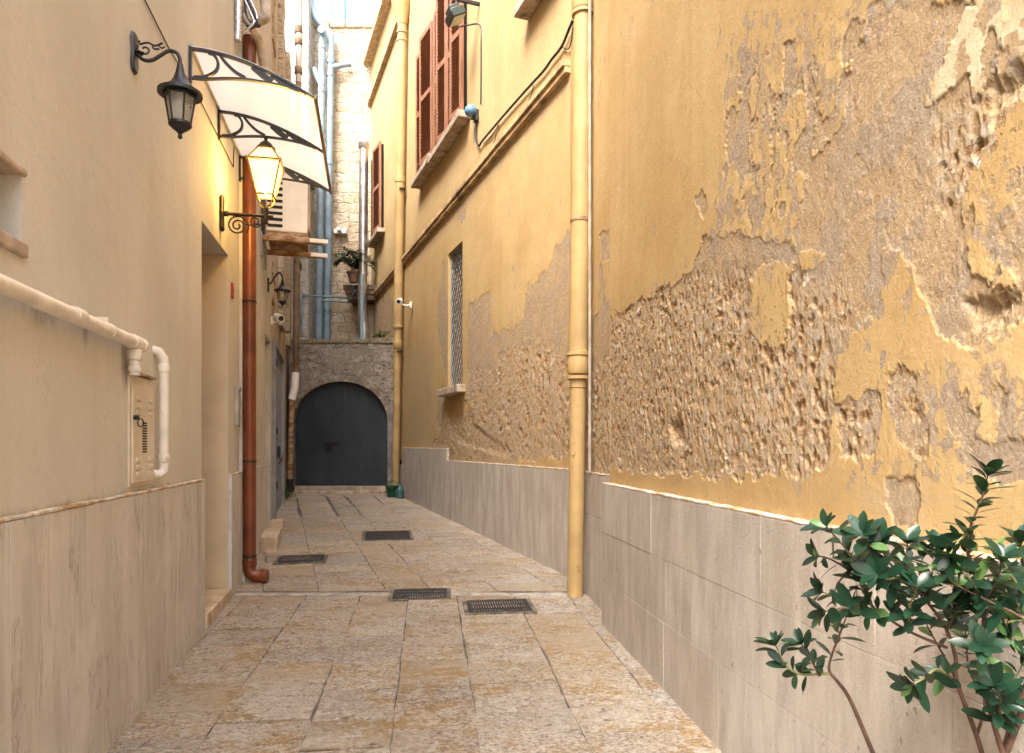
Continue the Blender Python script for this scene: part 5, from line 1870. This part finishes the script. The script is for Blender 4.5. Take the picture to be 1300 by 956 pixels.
# ------------------------------------------------------------------ security cameras
def bullet_camera(W, Y, z, o, label, sg):
    t = thing('security_camera', label, 'camera', W.loc(Y, 0, z), W.rot)
    mb = MB()
    mb.box(0, 0.03, -0.05, 0.05, -0.06, 0.06)
    mb.build('mount', M['white'], t, bevel=0.006)
    mb = MB()
    mb.tube([(0.03, 0, 0), (o * 0.5, 0, -0.02), (o, 0, 0.03)], 0.015, 10)
    mb.build('arm', M['white'], t)
    d = Vector((0.35, sg * 0.9, -0.28)).normalized()
    p = Vector((o, 0, 0.06))
    MB().tube([p - d * 0.10, p - d * 0.095, p + d * 0.12], [0.035, 0.048, 0.048], 16).build('body', M['white'], t)
    MB().tube([p + d * 0.118, p + d * 0.124], 0.036, 14).build('lens', M['lens'], t)
    return t


bullet_camera(RF, 13.2, 3.95, 0.22, 'white bullet camera on the yellow wall near the slender drainpipe', 1)
bullet_camera(L2, 9.85, 3.06, 0.10, 'white camera under the small lantern beside the grey door', -1)

# ------------------------------------------------------------------ floodlight, junction box, wires on the right wall
Yfl, zfl = RF.at(606, 5)
t = thing('floodlight', 'square black floodlight on a short arm beside the tall shutters', 'floodlight', RF.loc(Yfl, 0, zfl), RF.rot)
mb = MB()
mb.box(PF, 0.30, -0.02, 0.02, -0.018, 0.018)
mb.tube([(0.29, 0, 0.0), (0.29, 0, -0.10)], 0.014, 10)
mb.build('arm', M['black'], t)
mb = MB()
R = Matrix.Translation((0.30, 0.0, -0.23)) @ Matrix.Rotation(math.radians(28), 4, 'Y')
mb.box(-0.10, 0.10, -0.14, 0.14, -0.05, 0.06, R)
mb.box(-0.07, 0.07, -0.10, 0.10, 0.06, 0.12, R)
hd = mb.build('housing', simple('dark_green_grey', (0.05, 0.065, 0.06), 0.45, 0.3), t, bevel=0.012)
mb = MB()
mb.box(-0.085, 0.085, -0.12, 0.12, -0.056, -0.051, R)
mb.build('glass', simple('reflector_glass', (0.42, 0.44, 0.36), 0.2, 0.0, var=0.1), hd)
pts = []
for px, py, oo in ((598, 38, 0.2), (603, 34, 0.12), (608, 32, 0.0), (609, 60, 0.0), (609, 95, 0.0), (608.5, 132, 0.0)):
    Y, z = RF.at(px, py)
    pts.append(RF.loc(Y, PF + 0.012 + oo, z))
MBc = MB()
MBc.tube(smooth_path(pts, 4), 0.010, 6)
tag(MBc.build('cable', M['cable']), 'black flex dropping straight from the floodlight to the blue sensor', 'cable')
Yj, zj = RF.at(604, 143)
t = thing('sensor', 'blue domed sensor on dark bracket below the floodlight', 'sensor', RF.loc(Yj, PF, zj), RF.rot)
mb = MB()
mb.box(0, 0.05, -0.05, 0.05, -0.12, 0.03)
mb.tube([(0.05, 0, -0.06), (0.09, 0, -0.1)], 0.02, 8)
mb.build('mount', M['cable'], t, bevel=0.006)
MB().lathe([(0.01, -0.05), (0.06, -0.045), (0.085, 0.0), (0.075, 0.05), (0.045, 0.08), (0.005, 0.09)], 0.10, 0, 18).build('dome', M['blue'], t, angle=60)
# bundled cable along the string course up to the big pipe
def rfpts(L, oo=0.02):
    out = []
    for px, py in L:
        Y, z = RF.at(px, py)
        out.append(RF.loc(Y, PF + oo, z))
    return out


hose('cable', rfpts([(607, 150), (602, 162), (604, 172)]), 0.007, M['cable'], 'short black wire curl under the blue sensor', 'cable')
hose('cable', rfpts([(604, 150), (604, 175), (608, 185), (613, 178), (640, 146), (670, 112), (690, 90), (700, 76), (713, 59), (722, 38), (727, 26)], 0.03), 0.013, M['cable'],
     'long black bundled cable rising above the string course to the yellow downpipe', 'cable')
hose('cable', rfpts([(613, 182), (625, 170), (632, 158), (627, 178), (620, 196)], 0.02), 0.005, M['cable'], 'thin slack wire hanging below the bundled cable, lower one', 'cable')
hose('cable', rfpts([(676, 107), (674, 118), (668, 132), (655, 152)], 0.02), 0.005, M['cable'], 'thin slack wire hanging below the bundled cable, middle one', 'cable')
hose('cable', rfpts([(713, 60), (720, 62), (724, 52), (727, 34)], 0.02), 0.006, M['cable'], 'thin wire loop between bundled cable and downpipe, topmost one', 'cable')

# ------------------------------------------------------------------ grates in the paving
def ground_pt(px, py):
    Y = 1313.3 / (py - 536.9)
    return Vector(((px - 650) / F * Y, Y, zg(Y)))


def grate(px0, px1, py0, py1, label, solid=False, rz=0.0, slots=15, dirty=False):
    a, b = ground_pt((px0 + px1) / 2, py1), ground_pt((px0 + px1) / 2, py0)
    c = (a + b) / 2
    wx_ = (px1 - px0) / F * c.y / 2
    ly_ = (b.y - a.y) / 2
    t = thing('manhole_cover' if solid else 'drain_grate', label, 'manhole cover' if solid else 'drain grate', c + Vector((0, 0, 0.004)), rz, None if solid else 'drain grates')
    t.rotation_euler = (math.atan(0.0323), 0, rz)
    mb = MB()
    bw_ = 0.035
    for x0, x1, y0, y1 in ((-wx_ - bw_, wx_ + bw_, -ly_ - bw_, -ly_ - .002), (-wx_ - bw_, wx_ + bw_, ly_ + .002, ly_ + bw_), (-wx_ - bw_, -wx_ - .002, -ly_, ly_), (wx_ + .002, wx_ + bw_, -ly_, ly_)):
        mb.box(x0, x1, y0, y1, -0.03, 0.0045)
    mb.build('surround', M['mortar'], t, bevel=0.003)
    mb = MB()
    if solid:
        mb.box(-wx_, wx_, -ly_, ly_, -0.02, 0.006)
        mb.build('cover', M['grate'], t, bevel=0.003)
        mb = MB()
        for i in range(9):
            for j in range(5):
                x, y = -wx_ + (i + .5) * 2 * wx_ / 9, -ly_ + (j + .5) * 2 * ly_ / 5
                mb.box(x - wx_ / 14, x + wx_ / 14, y - ly_ / 10, y + ly_ / 10, 0.0062, 0.009)
        mb.build('tread', M['grate'], t)
    else:
        e = 0.022
        for x0, x1, y0, y1 in ((-wx_, wx_, -ly_, -ly_ + e), (-wx_, wx_, ly_ - e, ly_), (-wx_, -wx_ + e, -ly_ + e, ly_ - e), (wx_ - e, wx_, -ly_ + e, ly_ - e)):
            mb.box(x0, x1, y0, y1, -0.02, 0.007)
        mb.build('frame', M['grate'], t, bevel=0.002)
        mb = MB()
        n = slots
        pw = (2 * wx_ - 2 * e) / n
        for i in range(n):
            x = -wx_ + e + (i + .5) * pw
            mb.box(x - pw * 0.30, x + pw * 0.30, -ly_ + e, ly_ - e, -0.018, 0.004)
        for f in (-0.33, 0.33):
            mb.box(-wx_ + e, wx_ - e, f * ly_ - 0.008, f * ly_ + 0.008, -0.018, 0.002)
        mb.build('bars', M['grate'], t)
        mb = MB()
        mb.box(-wx_ + e, wx_ - e, -ly_ + e, ly_ - e, -0.0195, -0.016)
        mb.build('sump', M['dark'], t)


grate(500, 567, 749, 761, 'dark slotted drain grate in the cement strip, middle of the alley', rz=0.10, slots=20)
grate(594, 672, 763, 778, 'largest drain grate, in front of the yellow downpipe', rz=0.13, slots=22)
grate(355, 410, 706, 715, 'drain grate on the left, near the red-brown drainpipe', rz=0.2, slots=18)
grate(464, 520, 675, 686, 'flat grey iron manhole cover further up the alley', rz=0.2, solid=True)
grate(447, 492, 621, 626, 'long dark iron cover in front of the gate threshold', solid=True)

# green tub at the foot of the slender yellow pipe
b = ground_pt(498, 631)
t = thing('bucket', 'small green plastic bucket at the foot of the slender yellow pipe', 'bucket', b)
MB().lathe([(0.09, 0.0), (0.10, 0.01), (0.13, 0.20), (0.14, 0.205), (0.14, 0.225), (0.125, 0.22), (0.09, 0.03)], 0, 0, 20).build('body', M['green'], t, angle=40)
mb = MB()
mb.tube([(0.135 * math.cos(a), -0.02, 0.20 + 0.12 * math.sin(a)) for a in np.linspace(0, math.pi, 13)], 0.008, 8)
mb.build('handle', M['green'], t)
b = ground_pt(507, 632) + Vector((0.03, -0.13, 0))
t = MB().lathe([(0.06, 0), (0.075, 0.02), (0.085, 0.16), (0.03, 0.22), (0.022, 0.28), (0.03, 0.29)], 0, 0, 16).build('bottle', simple('teal_plastic', (0.06, 0.15, 0.15), 0.35, var=0.2), None, angle=45)
t.location = b
tag(t, 'dull teal plastic bottle between the green bucket and the dado', 'bottle')


# ------------------------------------------------------------------ plants
def leaf_mesh(mb, base, d, up, ln, wd, curl=0.2, fold=0.25):
    """one pointed oval leaf with a folded midrib"""
    d = d.normalized()
    side = d.cross(up)
    if side.length < 1e-4:
        side = d.orthogonal()
    side.normalize()
    nrm = side.cross(d).normalized()
    b0 = len(mb.v)
    st = 6
    for i in range(st + 1):
        f = i / st
        w = wd * 0.5 * max(0.06, math.sin(math.pi * min(1, f ** 1.15 * 0.97 + 0.015))) ** 0.62
        c = base + d * (ln * f) + nrm * (-curl * ln * f * f)
        mb.v.append(tuple(c + side * w + nrm * (fold * w)))
        mb.v.append(tuple(c))
        mb.v.append(tuple(c - side * w + nrm * (fold * w)))
    for i in range(st):
        a = b0 + i * 3
        mb.f += [(a, a + 1, a + 4, a + 3), (a + 1, a + 2, a + 5, a + 4)]
        mb.mi += [0, 0]


SH = random.Random(11)


def spt(px, py, Y):
    return Vector(((px - 650) / F * Y, Y, CAM_Z + (566 - py) * Y / F))


shrub_branches = [   # (points as px, py, depth), leafiness, whorl size at the tip
    ([(1262, 1010, 1.60), (1240, 935, 1.57), (1215, 866, 1.55), (1213, 835, 1.55), (1202, 800, 1.55), (1179, 767, 1.54), (1147, 732, 1.52), (1127, 712, 1.50), (1118, 690, 1.48)], 0.9, 9),
    ([(1202, 822, 1.55), (1153, 801, 1.54), (1114, 775, 1.53), (1095, 748, 1.52), (1090, 722, 1.50)], 1.0, 6),
    ([(1290, 1010, 1.50), (1262, 920, 1.47), (1246, 848, 1.46), (1249, 767, 1.46), (1229, 703, 1.46), (1231, 673, 1.46), (1247, 631, 1.45), (1254, 604, 1.45)], 1.7, 8),
    ([(1330, 830, 1.40), (1300, 787, 1.42), (1257, 764, 1.42), (1212, 741, 1.43), (1199, 724, 1.43)], 0.9, 7),
    ([(1335, 800, 1.46), (1300, 754, 1.46), (1277, 719, 1.46), (1267, 698, 1.46)], 1.0, 7),
    ([(1110, 960, 1.78), (1080, 890, 1.76), (1063, 865, 1.75), (1053, 852, 1.75), (1056, 832, 1.75), (1072, 790, 1.74), (1077, 775, 1.74)], 0.8, 6),
    ([(1053, 855, 1.75), (1017, 856, 1.74), (998, 845, 1.73), (985, 820, 1.73)], 0.8, 8),
    ([(1040, 857, 1.75), (1030, 838, 1.74), (1018, 818, 1.73)], 1.0, 7),
    ([(1095, 748, 1.52), (1085, 715, 1.51), (1068, 690, 1.50), (1050, 670, 1.49)], 1.1, 6),
    ([(1100, 745, 1.52), (1075, 722, 1.56), (1052, 709, 1.58), (1040, 706, 1.58)], 1.0, 5),
    ([(1110, 775, 1.53), (1085, 768, 1.56), (1060, 758, 1.58), (1045, 752, 1.58)], 1.1, 6),
    ([(1110, 778, 1.53), (1075, 772, 1.50), (1048, 776, 1.49)], 1.0, 6),
    ([(1147, 732, 1.52), (1150, 710, 1.49), (1152, 690, 1.47)], 1.3, 8),
    ([(1127, 712, 1.50), (1105, 695, 1.48), (1096, 678, 1.46)], 1.2, 7),
    ([(1153, 801, 1.54), (1155, 770, 1.48), (1165, 745, 1.45)], 1.0, 7),
    ([(1179, 767, 1.54), (1182, 735, 1.50), (1190, 700, 1.48)], 1.2, 8),
    ([(1249, 767, 1.46), (1235, 740, 1.43), (1222, 725, 1.42)], 1.1, 8),
    ([(1246, 848, 1.46), (1247, 832, 1.40), (1247, 822, 1.37)], 0.8, 10),
    ([(1300, 787, 1.42), (1288, 760, 1.50), (1280, 735, 1.53)], 1.2, 8),
    ([(1330, 790, 1.55), (1310, 740, 1.55), (1298, 705, 1.55), (1296, 690, 1.55)], 1.2, 8),
    ([(1215, 866, 1.55), (1190, 850, 1.50), (1172, 862, 1.48), (1160, 868, 1.47)], 1.0, 8),
    ([(1240, 935, 1.57), (1250, 890, 1.62), (1230, 850, 1.66), (1225, 800, 1.68), (1212, 770, 1.68)], 1.2, 8),
    ([(1262, 920, 1.47), (1285, 870, 1.42), (1300, 840, 1.40)], 1.2, 8),
    ([(1215, 866, 1.55), (1205, 845, 1.60), (1180, 800, 1.62), (1160, 760, 1.62)], 1.0, 7),
    ([(1231, 673, 1.46), (1215, 690, 1.44), (1205, 705, 1.42)], 1.3, 8),
    ([(1249, 767, 1.46), (1262, 742, 1.44), (1270, 725, 1.42), (1272, 712, 1.41)], 1.3, 9),
    ([(1300, 787, 1.42), (1270, 790, 1.45), (1240, 780, 1.47), (1222, 765, 1.48)], 1.3, 8),
    ([(1202, 800, 1.55), (1215, 770, 1.50), (1225, 755, 1.47)], 1.2, 8),
    ([(1330, 830, 1.40), (1305, 815, 1.42), (1285, 808, 1.43)], 1.2, 9),
    ([(1179, 767, 1.54), (1168, 730, 1.55), (1172, 705, 1.56)], 1.3, 8),
    ([(1147, 732, 1.52), (1125, 735, 1.48), (1112, 728, 1.46)], 1.2, 8),
    ([(1262, 920, 1.47), (1270, 890, 1.40), (1262, 872, 1.38)], 1.2, 9),
]
foot = Vector((1.02, 1.66, zg(1.6) - 0.02))
t = thing('leafy_shrub', 'dark green leathery-leaved shrub with red-brown stems in the near right corner', 'shrub', foot)
bmb, tmb, lmb, ymb = MB(), MB(), MB(), MB()
# stems from the ground
for p, dx in ((spt(1262, 1010, 1.60), 0.0), (spt(1290, 1010, 1.50), 0.03), (spt(1110, 960, 1.78), -0.05), (spt(1330, 830, 1.40), 0.06), (spt(1330, 800, 1.5), 0.08)):
    a = foot + Vector((dx, 0, 0))
    mid = a.lerp(p, 0.55) + Vector((-0.03 if dx >= 0 else 0.02, 0.02, 0.08))
    MB().tube([q - foot for q in smooth_path([a, mid, p], 6)], [0.011 - 0.0004 * i for i in range(13)], 8).build('stem', M['bark'], t, angle=60)
for bi, (pts, leafy, tip) in enumerate(shrub_branches):
    P = smooth_path([spt(*q) for q in pts], 6)
    n = len(P)
    r0 = 0.0058 if n > 30 else 0.0036
    rs = [max(0.0016, r0 * (1 - 0.75 * i / (n - 1))) for i in range(n)]
    MB().tube([q - foot for q in P], rs, 7).build('branch' if r0 > 0.005 else 'twig', M['bark'] if r0 > 0.005 or bi % 2 else M['twig'], t, angle=60)
    young = bi in (3, 4, 16)
    lens = [0]
    for i in range(1, n):
        lens.append(lens[-1] + (P[i] - P[i - 1]).length)
    tot = lens[-1]
    start = max(0.0, tot - (0.30 if bi == 2 else 0.15))
    s = start
    ang = SH.uniform(0, 6)
    while s < tot:
        i = min(n - 2, max(0, next((k for k in range(n - 1) if lens[k + 1] >= s), n - 2)))
        f = (s - lens[i]) / max(1e-6, lens[i + 1] - lens[i])
        c = P[i].lerp(P[i + 1], f)
        d = (P[i + 1] - P[i]).normalized()
        ang += 2.4 + SH.uniform(-0.4, 0.4)
        e1 = d.orthogonal().normalized()
        e2 = d.cross(e1)
        rad = e1 * math.cos(ang) + e2 * math.sin(ang)
        dr_ = (rad * 0.95 + d * SH.uniform(0.25, 0.6) + Vector((0, 0, SH.uniform(-0.15, 0.2)))).normalized()
        ln = SH.uniform(0.026, 0.060)
        leaf_mesh(lmb, c - foot + dr_ * 0.004, dr_, d + Vector((0, 0, .3)), ln, ln * SH.uniform(0.40, 0.50), SH.uniform(0.0, 0.25), SH.uniform(0.1, 0.35))
        s += SH.uniform(0.006, 0.011) / leafy * SH.uniform(0.9, 1.4)
    d = (P[-1] - P[-2]).normalized()
    e1 = d.orthogonal().normalized()
    e2 = d.cross(e1)
    for k in range(tip):
        ang = 2 * math.pi * k / tip + SH.uniform(-0.3, 0.3)
        rad = e1 * math.cos(ang) + e2 * math.sin(ang)
        dr_ = (rad * SH.uniform(0.5, 1.0) + d * SH.uniform(0.5, 1.1)).normalized()
        ln = SH.uniform(0.034, 0.056) * (0.6 if young else 1)
        leaf_mesh(ymb if young else lmb, P[-1] - foot, dr_, d, ln, ln * 0.46, SH.uniform(0.05, 0.3), 0.25)
lmb.build('leaves', M['leaf'], t, angle=80, recalc=False)
ymb.build('young_leaves', M['young'], t, angle=80, recalc=False)


def tuft(name, label, cat, base, n, ln, spread, mat, seed, stemmy=True, leaf_w=0.22):
    r = random.Random(seed)
    t = thing(name, label, cat, base)
    sm, lm = MB(), MB()
    for i in range(n):
        a = r.uniform(0, 6.28)
        e = r.uniform(0.1, 1.0)
        L = ln * r.uniform(0.5, 1.0)
        p0 = Vector((r.uniform(-.03, .03), r.uniform(-.03, .03), 0))
        p1 = p0 + Vector((math.cos(a) * spread * e * .6, math.sin(a) * spread * e * .6, L * 0.6))
        p2 = p0 + Vector((math.cos(a) * spread * e * 1.3, math.sin(a) * spread * e * 1.3, L * (1.0 - .45 * e)))
        P = smooth_path([p0, p1, p2], 5)
        sm.tube(P, 0.004, 5)
        for k in range(2, len(P)):
            for sgn in (1, -1):
                d = (P[k] - P[k - 1]).normalized()
                sd_ = d.cross(Vector((0, 0, 1)))
                if sd_.length < 1e-3:
                    sd_ = Vector((1, 0, 0))
                dd = (sd_.normalized() * sgn + d * 0.7 + Vector((0, 0, r.uniform(-.3, .3)))).normalized()
                l2 = ln * r.uniform(0.18, 0.34)
                leaf_mesh(lm, P[k], dd, Vector((0, 0, 1)), l2, l2 * leaf_w, 0.3, 0.2)
    sm.build('stem', M['twig'], t)
    lm.build('leaves', mat, t, angle=80, recalc=False)
    return t


pb = Vector(((449 - 650) / F * 16.75, 16.75, zl + 0.35))
pt = thing('plant_pot', 'brown clay pot on the corner ledge above the gateway', 'plant pot', pb)
MB().lathe([(0.10, 0), (0.15, 0.22), (0.17, 0.22), (0.17, 0.26), (0.14, 0.26), (0.13, 0.2)], 0, 0, 18).build('body', M['pot'], pt)
tuft('potted_plant', 'bushy narrow-leaved plant spilling from the clay pot above the gateway', 'plant', pb + Vector((0, 0, 0.2)), 24, 0.72, 0.42, M['leaf'], 5)
wp = ground_pt(365, 628) + Vector((0.05, 0, 0))
tuft('weed', 'green weed at the foot of the brown pipe', 'weed', ground_pt(364, 634), 9, 0.26, 0.14, M['weed'], 8, leaf_w=0.4)
tuft('weed', 'small weed on the right end of the gateway coping', 'weed', Vector(((484 - 650) / F * 15, 15.06, zg(GY) + TOPZ + 0.1)), 10, 0.22, 0.2, M['weed'], 9, leaf_w=0.4)
tuft('weed', 'tiny weed sprouting by the whitish wall high beside the blue pipes', 'weed', Vector((wx(397), 17.12, wz(252))), 9, 0.36, 0.14, M['weed'], 12, leaf_w=0.4)
